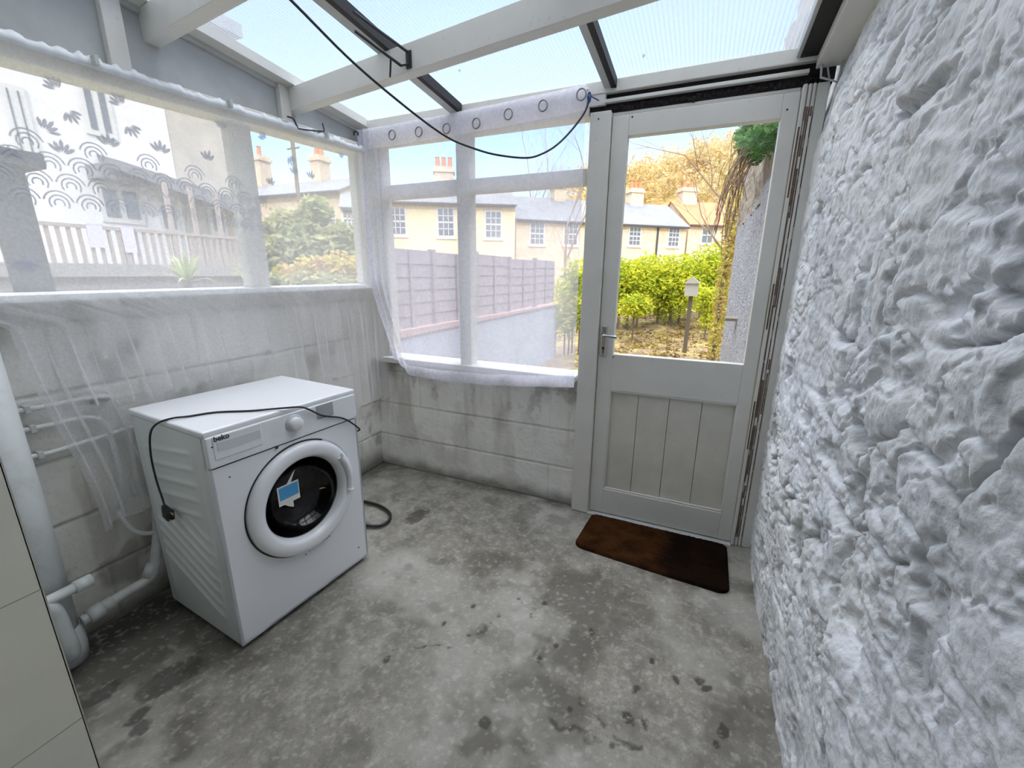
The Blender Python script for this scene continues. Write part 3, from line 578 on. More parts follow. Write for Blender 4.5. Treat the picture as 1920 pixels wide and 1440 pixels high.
# mains cable laid over the machine, with its plug hanging down the left side
path = [(.604, .30, .55), (.607, .12, .60), (.606, .01, .645), (.595, -.010, .668), (.52, -.012, .735), (.421, -.014, .778), (.34, -.02, .835), (.272, -.006, .850), (.20, .07, .848), (.130, .16, .848), (.06, .195, .848), (.015, .21, .851), (-.014, .245, .835), (-.018, .30, .79), (-.014, .345, .70), (-.012, .352, .60), (-.016, .325, .535), (-.022, .305, .515)]
b = MB(); b.tube(smooth_path(path, 8), .0035, 8); cab = build(b, 'power_cable', MP['cable'], smooth=True)
b = MB(); c0 = Vector((-.024, .285, .495))
b.tube([c0+Vector((0, .022, .024)), c0+Vector((0, .010, .010))], [.007, .011], 10)
b.hexa([c0+Vector(p) for p in [(-.012, .020, -.020), (.014, .020, -.020), (.014, -.016, -.030), (-.012, -.016, -.030)]], [c0+Vector(p) for p in [(-.010, .022, .018), (.012, .022, .018), (.012, -.024, .010), (-.010, -.024, .010)]])
pl = build(b, 'plug', MP['cable'], cab, bevel=.005)
for p, L in [((0, -.022, .004), .016), ((.006, -.020, -.012), .018), ((-.006, -.020, -.020), .015)]:
    b = MB(); q = c0+Vector(p); b.box(q.x-.002, q.x+.002, q.y-L, q.y, q.z-.003, q.z+.003); o = build(b, 'plug_pin', MP['brass'], pl); 
b = MB(); pts = [(.56, .47, .10), (.62, .44, .04), (.70, .36, .012), (.79, .25, .011), (.83, .15, .011), (.80, .075, .011), (.72, .035, .011), (.64, .045, .012), (.595, .10, .03)]
b = MB()
hw = [(.12, -.70, .016), (.12, -.70, .016), (.16, -.56, .0125), (.25, -.50, .0125), (.33, -.49, .0125), (.41, -.497, .0125), (.49, -.53, .0125), (.535, -.585, .0125), (.53, -.645, .0125), (.49, -.672, .0125), (.44, -.685, .0125), (.36, -.70, .014)]
Mi = Matrix.Translation(WM.location) @ Matrix.Rotation(1.4913, 4, 'Z'); Mi.invert()
b.tube(smooth_path([Mi @ Vector(p) for p in hw[1:]], 6), .0085, 10); build(b, 'drain_hose', MP['rubber'], smooth=True)

# ------------------------------------------------------------ pipework in the left corner
b = MB(); b.tube([(.068, -1.745, 0), (.068, -1.735, .55), (.068, -1.735, 1.235)], .055, 28); b.lathe([(.056, .0), (.064, .0), (.066, .05), (.066, .12), (.058, .13)], (.068, -1.745, .0), (0, 0, 1), 28)
o = b.build('soil_pipe', MP['pvc'], smooth=True); tag(o, 'wide white vertical soil pipe in the corner behind the tiled jamb', 'pipe')
T = empty('waste_pipe', (.15, -1.76, .0)); tag(T, 'white waste pipe with open cut end and a bend, in front of the soil pipe', 'pipe')
def tpart(mb, name, m, smooth=True):
    o = mb.build(name, m, T, smooth=smooth); o.matrix_parent_inverse = Matrix.Translation(-T.location); return o
b = MB(); b.tube([(.165, -1.855, .305), (.165, -1.70, .305)], .017, 16); tpart(b, 'branch', MP['pvc'])
b = MB(); b.tube([(.165, -1.70, .305), (.165, -1.655, .305)], .0215, 16); tpart(b, 'coupling', MP['pvc'])
b = MB(); b.tube(smooth_path([(.165, -1.80, .300), (.165, -1.775, .285), (.163, -1.76, .25), (.160, -1.752, .15), (.155, -1.748, .09), (.13, -1.745, .055), (.09, -1.745, .05)], 6), .026, 18); tpart(b, 'bend', MP['pvc'])
S = empty('drain_pipe', (.11, -1.64, .0)); tag(S, 'white painted drain pipe running from the soil pipe to behind the washing machine', 'pipe')
def spart(mb, name, m):
    o = mb.build(name, m, S, smooth=True); o.matrix_parent_inverse = Matrix.Translation(-S.location); return o
b = MB(); b.tube(smooth_path([(.11, -1.69, .14), (.11, -1.64, .145), (.11, -1.57, .155), (.11, -1.50, .158), (.11, -1.47, .175), (.09, -1.435, .24), (.07, -1.40, .34), (.06, -1.38, .48)], 7), .0185, 16); spart(b, 'tube', MP['pvc_old'])
b = MB(); b.tube([(.11, -1.672, .141), (.11, -1.63, .146)], .027, 16); b.tube([(.11, -1.635, .145), (.11, -1.60, .150)], .0235, 16); spart(b, 'coupling', MP['pvc_old'])
b = MB(); b.tube([(.106, -1.485, .165), (.098, -1.452, .205)], .0235, 16); spart(b, 'elbow', MP['pvc_old'])
for k, (z, y1, drop, lab) in enumerate([(.895, -1.42, True, 'thin white pipe on the block wall, topmost of three beside the soil pipe'), (.830, -1.47, True, 'thin white pipe on the block wall, middle of three beside the soil pipe'), (.738, -1.40, False, 'thin white pipe on the block wall, lowest of three beside the soil pipe')]):
    pts = [(.024, -1.80, z+.004), (.024, -1.66, z), (.024, -1.60, z-.002)]
    pts += [(.024, y1-.04, z-.006), (.028, y1, z-.04), (.03, y1+.01, z-.14), (.03, y1+.005, .52)] if drop else [(.024, y1, z+.01), (.024, y1+.12, z+.012)]
    b = MB(); b.tube(smooth_path(pts, 6), .0085, 10); o = b.build('water_pipe', MP['hose'], smooth=True); tag(o, lab, 'pipe', 'thin water pipes on the left wall')
    b = MB(); b.box(.006, .036, -1.655, -1.640, z-.014, z+.014); c = b.build('pipe_clip', MP['pvc_old'], o, bevel=.003)
for lab, pts in [('white water hose looping low from the wall tap to the machine', [(.04, -1.50, .47), (.055, -1.49, .40), (.06, -1.47, .35), (.07, -1.43, .32), (.08, -1.39, .33), (.085, -1.34, .37)]), ('upper white water hose between the wall and the machine', [(.04, -1.42, .52), (.05, -1.41, .45), (.06, -1.39, .42), (.07, -1.36, .42), (.08, -1.32, .45)])]:
    b = MB(); b.tube(smooth_path(pts, 7), .0085, 12); o = b.build('water_hose', MP['hose'], smooth=True); tag(o, lab, 'hose', 'water hoses behind the washing machine')
    p = Vector(pts[0]); b = MB(); b.tube([p+Vector((-.028, 0, .004)), p+Vector((.004, 0, .0))], .011, 10); b.tube([p+Vector((0, 0, -.02)), p+Vector((0, 0, .02))], .013, 8); b.box(p.x+.004, p.x+.012, p.y-.016, p.y+.016, p.z+.012, p.z+.018); b.build('tap', MP['pvc_old'], o, bevel=.001)
o = MB(); o.box(.012, .03, -1.49, -1.44, .868, .892); o = o.build('pipe_bracket', MP['iron'], bevel=.002); tag(o, 'small dark bracket holding the topmost thin pipe to the wall', 'bracket')

# ------------------------------------------------------------ curtains
def leafs(mb, u0, w0, scale, ang, n=5, X=.083):
    """a fan of lace leaves around a pixel, on the net's own plane"""
    p = on(0, X, u0, w0); k = np.dot(p-CAMP, _fw)/FPX*scale*1.15
    for i in range(n):
        a = ang+(i-(n-1)/2)*.42; L = k*(16 if i != (n-1)//2 else 19); wd = k*2.4
        d = np.array([0, cos(a), sin(a)]); q = np.array([0, -sin(a), cos(a)]); b0 = p+d*k*4
        mb.add([b0, b0+d*L*.35+q*wd, b0+d*L*.75+q*wd, b0+d*L, b0+d*L*.75-q*wd, b0+d*L*.35-q*wd], [(0, 1, 2, 3, 4, 5)])
LC = MB(); LC.k = 0
nY, nZ = 520, 110
s_, t_ = np.meshgrid(np.linspace(0, 1, nY), np.linspace(0, 1, nZ), indexing='xy')
ztop = 1.955+.065*s_; zbot = .425+.10*s_+.012*np.sin(s_*23)+.01*np.sin(s_*61)
Zc = ztop+(zbot-ztop)*t_
yl = -1.84+.185*sstep(1.255, 1.15, Zc)+.085*sstep(1.15, .45, Zc); yr = -.012
Yc = yl+(yr-yl)*s_
lowf = sstep(1.28, 1.0, Zc); 
fold = (np.sin(s_*74+4*np.sin(s_*7)+.6*t_)+.6*np.sin(s_*163+1.3*np.sin(s_*19)))*(.35+.65*sstep(.25, .6, vnoise(s_*8+3, t_*0, 55)))
Xc = .086+.003*fold*sstep(2, 1.3, Zc)*(1-lowf)+lowf*(.018+.022*fold*(.6+.4*sstep(.3, 1, vnoise(s_*9, t_*0, 5)*1.2)))
Xc = np.where((Zc < .88) & (Yc > -1.52) & (Yc < -.75), np.minimum(Xc, .098), Xc)
Yc = Yc+lowf*.016*np.sin(s_*148+8*np.sin(s_*7)+.8)*sstep(0, .03, s_)*sstep(1, .97, s_)
fr = empty('net_curtain', (.086, -.9, 1.98)); tag(fr, 'long white lace net curtain hanging over the left window and ledge', 'curtain')
def fpart(o): o.parent = fr; o.matrix_parent_inverse = Matrix.Translation(-fr.location); return o
fpart(grid_obj('net', np.stack([Xc, Yc, Zc], -1), MP['lace']))
lf = MB()
motifs = [(110, 170, 1, 2.2, 5), (124, 205, 1, -1.0, 5), (230, 200, .95, 2.2, 5), (240, 232, .95, -1.1, 5), (82, 247, 1.1, .9, 5), (118, 292, 1.1, 1.5, 5), (205, 278, 1.05, 1.5, 5), (302, 290, 1, 1.5, 5), (390, 305, .9, 1.5, 4), (415, 245, .8, 1.5, 4), (45, 478, 1.2, -1.6, 5), (498, 265, .7, 2.2, 4), (540, 290, .8, -1., 4), (552, 330, .7, 1.5, 4), (583, 338, .7, 1.5, 4), (508, 350, .7, 1.5, 4), (640, 300, .6, 1.5, 3), (20, 300, 1., 1.5, 5), (-60, 240, 1, 1.5, 5), (-60, 180, 1, 1.5, 5)]
for m_ in motifs: leafs(lf, m_[0], m_[1], m_[2], m_[3], m_[4])
# ogee scrollwork band
def ribbon(pts, wd):
    for a, b_ in zip(pts[:-1], pts[1:]):
        a = Vector(a); b_ = Vector(b_); d = (b_-a).normalized(); q = Vector((0, -d.z, d.y))*wd/2
        lf.add([a-q, a+q, b_+q, b_-q], [(0, 1, 2, 3)])
for iy in range(-1, 24):
    for iz in range(4):
        yc = -1.66+iy*.078+(.039 if iz % 2 else 0); zc = 1.70-iz*.055-.06*max(0, yc+1.1)
        if yc > -.75: continue
        if iz == 0 and (iy % 2): continue
        for r in (.012, .024, .036):
            a0, a1 = (.2, pi-.2) if r > .03 else (-.6, pi+.6)
            ribbon([(.083, yc+r*cos(a0+(a1-a0)*k/8), zc+r*sin(a0+(a1-a0)*k/8)) for k in range(9)], .0046)
fpart(lf.build('lace_motif', MP['lace_t']))
# gathered heading bunched along the rail
hn = 260; hs = np.linspace(0, 1, hn); hv = []
for k in range(hn):
    y = -1.84+1.80*hs[k]; z = 1.945+.058*hs[k]
    jig = .007*(vnoise(np.array([hs[k]*110]), np.array([0.]), 9)[0]-.5)*2
    hv.append([(.086, y, z+.002), (.093+jig*.5, y, z+.010), (.091+jig*.5, y, z+.020), (.086+jig*.5, y, z+.032+jig*1.3), (.079, y, z+.020)])
fpart(grid_obj('heading', np.array(hv), mat('gathered_net', (.72, .75, .78), .9)))
# rail the net hangs from
b = MB(); b.tube([(.075, -1.84, 1.965), (.075, -.03, 2.025)], .009, 12); ro = b.build('curtain_rail', MP['paint'], smooth=True); tag(ro, 'white rail along the left window plate carrying the net curtain', 'curtain rail')
for y in (-1.30, -.86, -.35):
    z = 1.965+.06*(y+1.84)/1.81; b = MB(); b.box(.055, .115, y-.006, y+.006, z-.012, z+.016); b.build('bracket', MP['pvc_old'], ro, bevel=.002)

EC = empty('eyelet_curtain', (.75, -.07, 2.13)); tag(EC, 'sheer white eyelet curtain hanging across the garden window', 'curtain')
def epart(o): o.parent = EC; o.matrix_parent_inverse = Matrix.Translation(-EC.location); return o
nX, nZ = 240, 150
s_, t_ = np.meshgrid(np.linspace(0, 1, nX), np.linspace(0, 1, nZ), indexing='xy')
def ec_surface(s_, t_):
    zt = 2.118+.040*s_-.008*np.sin(s_*pi); zb = .705+.045*s_-.05*np.sin(s_*pi)*.5+.10*sstep(.10, .0, s_)
    Z = zt+(zb-zt)*t_
    xl = .055+.03*sstep(2.0, 1.3, Z)+.16*sstep(1.35, .70, Z); xr = 1.398+.012*t_
    Xx = xl+(xr-xl)*s_
    f = np.sin(s_*26+.7*np.sin(s_*9)+.5*t_)+.4*np.sin(s_*63+t_)
    left = sstep(.12, 0, s_)
    Yy = -.072-.006*f*(.4+.6*t_)-.010*left*np.sin(s_*190)-.02*t_
    return Xx, Yy, Z
Xx, Yy, Z = ec_surface(s_, t_)
epart(grid_obj('voile', np.stack([Xx, Yy, Z], -1), MP['voile']))
sA, tA = np.meshgrid(np.linspace(0, 1, nX), np.linspace(.955, 1, 8), indexing='xy'); A = ec_surface(sA, tA); epart(grid_obj('bottom_hem', np.stack([A[0], A[1]-.002, A[2]], -1), MP['hem']))
sA, tA = np.meshgrid(np.linspace(0, 1, nX), np.linspace(0, .075, 8), indexing='xy'); A = ec_surface(sA, tA); epart(grid_obj('header_band', np.stack([A[0], A[1]-.002, A[2]], -1), MP['hem']))
sA, tA = np.meshgrid(np.linspace(0, .022, 8), np.linspace(0, 1, nZ), indexing='xy'); A = ec_surface(sA, tA); epart(grid_obj('side_hem', np.stack([A[0], A[1]-.003, A[2]], -1), MP['hem']))
for (u_, w_) in [(735, 253), (785, 247), (837, 241), (893, 231), (953, 214), (1018, 198), (1090, 177)]:
    p = on(1, -.086, u_, w_); b = MB(); b.tube([(p[0]+.0215*cos(a), p[1], p[2]+.0235*sin(a)) for a in np.linspace(0, 2*pi, 33)[:-1]], .0035, 8, closed=True); epart(b.build('eyelet', MP['ring'], smooth=True))
b = MB(); b.tube([(.06, -.055, 2.108), (1.40, -.055, 2.143)], .0065, 10); o = b.build('curtain_rod', MP['paint'], smooth=True); tag(o, 'thin white rod behind the eyelet curtain heading', 'curtain rod')
b = MB(); b.tube(smooth_path([(.045, -.09, 2.09), (.06, -.10, 2.105), (.075, -.09, 2.10), (.065, -.08, 2.085)], 5), .004, 8); o = b.build('rod_hook', MP['iron'], smooth=True); tag(o, 'small dark hook at the corner end of the curtain rod', 'hook')

# ------------------------------------------------------------ hanging cable, hooks, brackets
pxy = [(360, -150, -1.45), (455, -85, -1.22), (545, 0, -1.05), (660, 115, -.82), (760, 200, -.62), (835, 255, -.48), (885, 277, -.38), (930, 290, -.32), (985, 296, -.25), (1015, 289, -.21), (1045, 271, -.17), (1075, 240, -.12), (1098, 207, -.095), (1104, 182, -.09)]
b = MB(); b.tube(smooth_path([on(1, y, u_, w_) for u_, w_, y in pxy], 8), .0045, 8); o = b.build('cable', MP['cable'], smooth=True); tag(o, 'black cable slung from the roof down past the purlin to the door post', 'cable')
b = MB(); p = on(1, -.09, 1105, 180); b.tube([p+np.array([.006*cos(a), -.002, .02*sin(a)-.006]) for a in np.linspace(0, 2*pi, 17)[:-1]], .004, 6, closed=True); b.tube([p+np.array([.004, 0, 0]), p+np.array([.030, .055, -.004])], .003, 6); o = b.build('twine_loop', MP['blued'], smooth=True); tag(o, 'blue twine loop tying the cable to the eaves by the door post', 'twine')
# U bracket on the purlin
pa = Vector((.815, -.640, 2.165))
b = MB(); zb = 2.13
b.tube([(.800, -.875, 2.176), (.828, -.62, 2.158)], .0055, 8); b.tube([(.735, -.80, 2.166), (.79, -.62, 2.120)], .0055, 8); b.tube([(.828, -.62, 2.160), (.828, -.618, 2.118), (.79, -.620, 2.118)], .0045, 8)
b.tube(smooth_path([(.772, -.655, 2.128), (.766, -.652, 2.10), (.756, -.645, 2.075)], 4), .004, 6); b.box(.815, .84, -.617, -.609, 2.105, 2.165)
o = b.build('roof_bracket', MP['iron'], smooth=False); tag(o, 'black iron double prong bracket fixed to the middle purlin', 'bracket')
b = MB(); b.tube(smooth_path([(.075, -.56, 2.045), (.085, -.535, 2.04), (.088, -.520, 2.012), (.090, -.505, 2.004), (.090, -.375, 2.030), (.088, -.352, 2.040), (.075, -.345, 2.075)], 5), .0038, 8); o = b.build('wire_hook', MP['iron'], smooth=True); tag(o, 'black bent wire hook above the second left window light', 'hook')
# old metal box bracket and wires at the top right corner
b = MB()
def P2(u_, w_, y=-.06): return on(1, y, u_, w_)
b.tube([P2(1541, 122), P2(1539, 145), P2(1575, 155), P2(1578, 118), P2(1588, 82)], .0045, 8); b.tube([P2(1552, 126), P2(1555, 148)], .003, 6)
b.tube([P2(1577, 56, -.15), P2(1586, 66, -.13), P2(1592, 78, -.1)], .005, 8)
o = b.build('pipe_hanger', MP['paint_dull'], smooth=True); tag(o, 'small grey metal hanger frame in the top corner right of the door', 'bracket')
b = MB(); b.box(2.30, 2.345, -.03, .0, 2.055, 2.125); b.build('dark_recess', MP['black'], o)
b = MB(); b.tube([P2(1601, 74, -.14), P2(1625, 38, -.26), P2(1648, 0, -.36)], .006, 8); b.tube([P2(1557, 108, -.07), P2(1565, 93, -.09)], .003, 6); o = b.build('wall_cable', MP['cable'], smooth=True); tag(o, 'black cable along the joint of beam and stone wall', 'cable')

# ============================================================ outside
def leaf_cloud(name, blobs, n, size, m, seed, parent=None, flat=.6):
    """n leaves scattered over and just inside the ellipsoids (cx,cy,cz,rx,ry,rz)"""
    r = np.random.default_rng(seed); B = np.array(blobs); vol = (B[:, 3]*B[:, 5])**1.0; ch = r.choice(len(B), n, p=vol/vol.sum())
    d = r.normal(size=(n, 3)); d /= np.linalg.norm(d, axis=1)[:, None]; rad = r.uniform(.12, 1.15, n)**.75*(.75+.5*vnoise(d[:, 0]*3+ch*1.7+9, d[:, 2]*3+d[:, 1]*2+9, seed))
    c = B[ch, :3]+d*B[ch, 3:]*rad[:, None]
    a = r.normal(size=(n, 3)); a[:, 2] *= flat; a /= np.linalg.norm(a, axis=1)[:, None]; q = np.cross(a, r.normal(size=(n, 3))); q /= np.linalg.norm(q, axis=1)[:, None]
    s = size*r.uniform(.6, 1.4, n)[:, None]
    V = np.stack([c-a*s, c+q*s*.45, c+a*s, c-q*s*.45], 1).reshape(-1, 3)
    me = bpy.data.meshes.new(name); me.from_pydata(V.tolist(), [], np.arange(4*n).reshape(n, 4).tolist()); me.update()
    return link(name, me, m, parent)
def branches(mb, p, d, L, r, depth, rnd, spread=.55, up=.12, nb=3):
    p = Vector(p); d = Vector(d).normalized(); pts = [p]; dd = d.copy()
    for i in range(3):
        dd = (dd+Vector((rnd.uniform(-.18, .18), rnd.uniform(-.18, .18), rnd.uniform(-.05, .2)*up*5))).normalized(); pts.append(pts[-1]+dd*L/3)
    mb.tube(pts, [r, r*.85, r*.7, r*.5], 5 if depth > 1 else 3, cap=False)
    if depth > 0:
        for k in range(nb):
            q = pts[1+k % 3] if k < nb-1 else pts[-1]
            nd = (dd+Vector((rnd.uniform(-1, 1), rnd.uniform(-1, 1), rnd.uniform(-.5, .9)))*spread*1.3).normalized()
            branches(mb, q, nd, L*rnd.uniform(.55, .8), r*.5, depth-1, rnd, spread, up, nb)
def leafmat(name, c1, c2, scale=2.):
    m = mat(name, c1, .6, noise=(scale, c2, .4, .6), spec=.2); n = m.node_tree.nodes; l = m.node_tree.links
    b = n['Principled BSDF']; t = n.new('ShaderNodeBsdfTranslucent'); mx = n.new('ShaderNodeMixShader'); mx.inputs[0].default_value = .35
    l.new(b.inputs['Base Color'].links[0].from_socket, t.inputs[0]); l.new(b.outputs[0], mx.inputs[1]); l.new(t.outputs[0], mx.inputs[2]); l.new(mx.outputs[0], n['Material Output'].inputs[0]); return m
G = dict(
    lime=leafmat('sunlit_shrub_leaf', (.55, .55, .04), (.30, .38, .03), 3), dkgreen=leafmat('ivy_leaf', (.07, .20, .05), (.14, .28, .09), 6),
    olive=leafmat('grey_green_leaf', (.26, .30, .14), (.38, .38, .18), 1.5), rusty=leafmat('autumn_leaf', (.56, .41, .20), (.52, .45, .22), .15), brownv=leafmat('dry_climber_leaf', (.52, .36, .16), (.55, .50, .10), 3),
    bark=mat('bark', (.16, .13, .10), .9), twig=mat('pale_twig', (.30, .22, .16), .9), soil=mat('leafy_garden_soil', (.26, .18, .10), 1., noise=[(2, (.44, .36, .12), .45, .62), (14, (.05, .035, .02), .48, .66)], bump=(20, .8, .05)),
    fence=mat('weathered_fence_board', (.40, .34, .36), .85, noise=(8, (.32, .27, .29), .4, .7)), coping=mat('pink_coping', (.50, .36, .34), .8), lowwall=mat('painted_low_wall', (.46, .50, .60), .8, noise=(5, (.38, .42, .52), .4, .7)),
    cream=mat('cream_render', (.70, .61, .39), .85), stoneh=mat('warm_stone_wall', (.58, .48, .35), .9, noise=[(1.2, (.50, .39, .29), .4, .65), (4, (.66, .57, .42), .5, .7)]), slate=mat('slate_roof', (.19, .20, .22), .8, noise=(1.5, (.15, .16, .18), .4, .7)),
    redr=mat('red_tile_roof', (.50, .20, .09), .8, noise=(2, (.42, .16, .08), .4, .7)), sash=mat('white_sash', (.55, .55, .54), .5), pane=mat('dark_pane', (.10, .11, .13), .12, spec=.8), gutter=mat('dark_gutter', (.05, .05, .055), .5),
    white=mat('white_render', (.63, .63, .64), .85), grey=mat('old_stone_render', (.36, .34, .31), .9, noise=(1.6, (.46, .43, .38), .4, .65)), rail=mat('stained_rail', (.30, .26, .25), .7), deck=mat('deck_board', (.22, .22, .23), .8), canopy=mat('grey_canopy_sheet', (.17, .17, .19), .7), palm=leafmat('palm_leaf', (.30, .36, .16), (.42, .46, .26), 6),
    peb=mat('painted_pebbledash', (.40, .41, .45), .9, noise=[(18, (.22, .22, .25), .5, .64), (6, (.32, .33, .37), .4, .7)], bump=(40, 1., .04)), rough=mat('bare_rubble_stone', (.22, .19, .16), .95, noise=(7, (.34, .29, .23), .4, .65), bump=(12, .9, .05)),
    post=mat('dark_green_post', (.05, .06, .07), .6), pot=mat('terracotta_pot', (.50, .20, .10), .8), grass=mat('rough_grass', (.20, .24, .06), 1., noise=(2, (.30, .22, .10), .4, .65)))

# ground
gx, gy = np.meshgrid(np.linspace(-70, 60, 200), np.concatenate([np.linspace(.12, 16, 90), np.linspace(17, 95, 60)]), indexing='xy')
gz = -.14+.05*fbm(gx*.6, gy*.6, 500)+.16*(fbm(gx*2.3, gy*2.3, 510)-.5)*sstep(1, 4, gy)+.9*sstep(7, 15, gy)-.2*sstep(16, 30, gy)
struct(grid_obj('ground', np.stack([gx, gy, gz], -1), G['soil']), 'leaf-strewn garden ground beyond the door', 'ground')
gx, gy = np.meshgrid(np.linspace(-70, -.14, 40), np.linspace(-1.8, .12, 6), indexing='xy'); struct(grid_obj('neighbour_ground', np.stack([gx, gy, 0*gx-.15], -1), G['grass']), 'rough ground beside the lean-to', 'ground')
# hillside with woodland
hx, hy = np.meshgrid(np.linspace(-60, 60, 100), np.linspace(46, 120, 60), indexing='xy')
hill = lambda x, y: 1+15*sstep(46, 74, y)*sstep(-62, -4, x+.25*(y-60))+7*sstep(60, 110, y)*sstep(-30, 10, x)+1.2*np.sin(x*.15)
hz = hill(hx, hy)
struct(grid_obj('hill', np.stack([hx, hy, hz], -1), mat('autumn_hillside', (.48, .32, .12), 1., noise=(.12, (.38, .30, .12), .4, .6))), 'wooded hillside behind the houses', 'hill')
r_ = np.random.default_rng(4); bl = []
for i in range(520):
    y = r_.uniform(48, 92); x = r_.uniform(-34, 34); z = float(hill(np.array([x]), np.array([y]))[0]); s = r_.uniform(1.3, 2.6)
    if x < -20-.0*y: continue
    bl.append((x, y, z+s*.8, s, s, s*1.1))
o = leaf_cloud('woodland', bl, 60000, .30, G['rusty'], 5); tag(o, 'golden autumn woodland covering the hillside behind the houses', 'woodland', kind='stuff')

# garden boundary: low painted wall, coping, fence panels
b = MB(); b.box(-.42, -.30, .55, 4.93, -.15, .80); lw = b.build('low_wall', G['lowwall']); tag(lw, 'low painted wall with pink coping under the garden fence', 'wall')
b = MB(); b.hexa([(-.44, .5, .80), (-.28, .5, .80), (-.28, 4.95, .80), (-.44, 4.95, .80)], [(-.44, .5, .86), (-.28, .5, .86), (-.28, 4.95, .82), (-.44, 4.95, .82)]); b.build('coping', G['coping'], lw)
FG = empty('fence', (-.35, 2.7, .84)); tag(FG, 'weathered timber fence panels on the low wall, left side of the garden', 'fence')
def fp(o): o.parent = FG; o.matrix_parent_inverse = Matrix.Translation(-FG.location); return o
ye = [.55, 1.25, 2.1, 3.0, 3.95, 4.9]
for y0, y1 in zip(ye[:-1], ye[1:]):
    b = MB(); zt = 1.52+.02*random.uniform(-1, 1)
    for k in range(6):
        z0 = .845+k*(zt-.845)/6; b.hexa([(-.372, y0+.02, z0), (-.350, y0+.02, z0), (-.350, y1-.02, z0), (-.372, y1-.02, z0)], [(-.366, y0+.02, z0+.118), (-.358, y0+.02, z0+.118), (-.358, y1-.02, z0+.118), (-.366, y1-.02, z0+.118)])
    b.box(-.349, -.335, (y0+y1)/2-.02, (y0+y1)/2+.02, .845, zt)
    fp(b.build('fence_panel', G['fence']))
    b = MB(); b.box(-.39, -.33, y0-.03, y0+.02, .83, zt+.03); fp(b.build('fence_post', G['fence']))

# continuation of the white wall outside the door
yv, zv = np.meshgrid(np.linspace(.16, 4.9, 160), np.linspace(-.3, 1.0, 90), indexing='ij')
ztop = 2.02-.10*sstep(1, 4.5, yv)+.05*(vnoise(yv*3, 0*yv, 700)-.5)
zv = -.3+(zv+.3)/1.3*(ztop+.3)
xv = 2.33-.03*(fbm(yv*4, zv*4, 710)-.5)-.02*(fbm(yv*18, zv*18, 720)-.5)+.02*sstep(.9, .6, yv)
ow = grid_obj('garden_wall', np.stack([xv, yv, zv], -1), G['peb']); tag(ow, 'white pebble-textured garden wall outside the door, running away right', 'wall')
b = MB(); b.box(2.36, 2.8, .16, 4.9, -.3, 1.9); b.build('core', G['peb'], ow)
b = MB(); b.box(2.22, 2.34, 2.60, 2.85, .88, .905); b.build('ledge', G['rough'], ow)
yv, zv = np.meshgrid(np.linspace(.16, 4.95, 120), np.linspace(0, 1, 40), indexing='ij')
z_ = 1.90+zv*(.95+.35*vnoise(yv*1.5, 0*yv, 730)); x_ = 2.345-.09*(fbm(yv*5, z_*5, 740)-.4)
o = grid_obj('upper_stonework', np.stack([x_, yv, z_], -1), G['rough'], ow)
b = MB(); b.box(2.42, 2.8, .16, 4.95, 1.9, 2.8); b.box(2.36, 2.8, 4.9, 4.95, -.3, 2.8); b.build('rear_stonework', G['rough'], ow)
# ivy crown and trailing stems on the wall top
iv = empty('ivy', (2.2, 1.6, 2.4)); tag(iv, 'dark green ivy clump with bare stems hanging off the garden wall top', 'ivy')
def ip(o): o.parent = iv; o.matrix_parent_inverse = Matrix.Translation(-iv.location); return o
c = [on(0, 2.18, 1405, 250), on(0, 2.2, 1435, 262), on(0, 2.2, 1408, 275), on(0, 2.25, 1450, 235)]
o = ip(leaf_cloud('foliage', [(*p, .10, .2, .08) for p in c]+[(2.16+.14*rr.random(), 1.2+1.1*rr.random(), 2.27+.3*rr.random(), .08, .16, .07) for i in range(12)], 6500, .022, G['dkgreen'], 11))
b = MB(); rnd = random.Random(8)
for i in range(60):
    s = np.array([2.22, rnd.uniform(1.3, 2.2), rnd.uniform(2.15, 2.45)]); e = s+np.array([-rnd.uniform(.02, .22), rnd.uniform(-.2, .9), -rnd.uniform(.15, .7)]); m_ = (s+e)/2+np.array([-rnd.uniform(0, .08), 0, rnd.uniform(0, .12)])
    b.tube(smooth_path([s, m_, e], 3), .003, 3, cap=False)
ip(b.build('stems', G['twig']))
# sunlit climber at the far end of the wall
o = leaf_cloud('climbing_shrub', [(2.25, 5.5, .4, .10, .4, .5), (2.28, 5.6, 1.1, .12, .4, .5), (2.34, 5.7, 1.8, .16, .5, .5), (2.38, 6.0, 2.3, .2, .6, .4)], 5200, .035, G['brownv'], 12); tag(o, 'sunlit yellow-brown climber at the far end of the white garden wall', 'shrub')
b = MB(); b.tube([(2.25, 5.3, -.3), (2.25, 5.4, 1.0), (2.3, 5.6, 2.3)], .03, 6); b.build('stem', G['bark'], o)
# bare fruit tree branches in front of the hill
b = MB(); rnd = random.Random(21); p = on(1, 9.0, 1395, 560)
branches(b, p, (-.25, .1, 1), 2.2, .05, 5, rnd, .6, .1, 3); o = b.build('bare_tree', G['twig']); tag(o, 'bare twiggy tree rising beyond the climber at the wall end', 'tree')

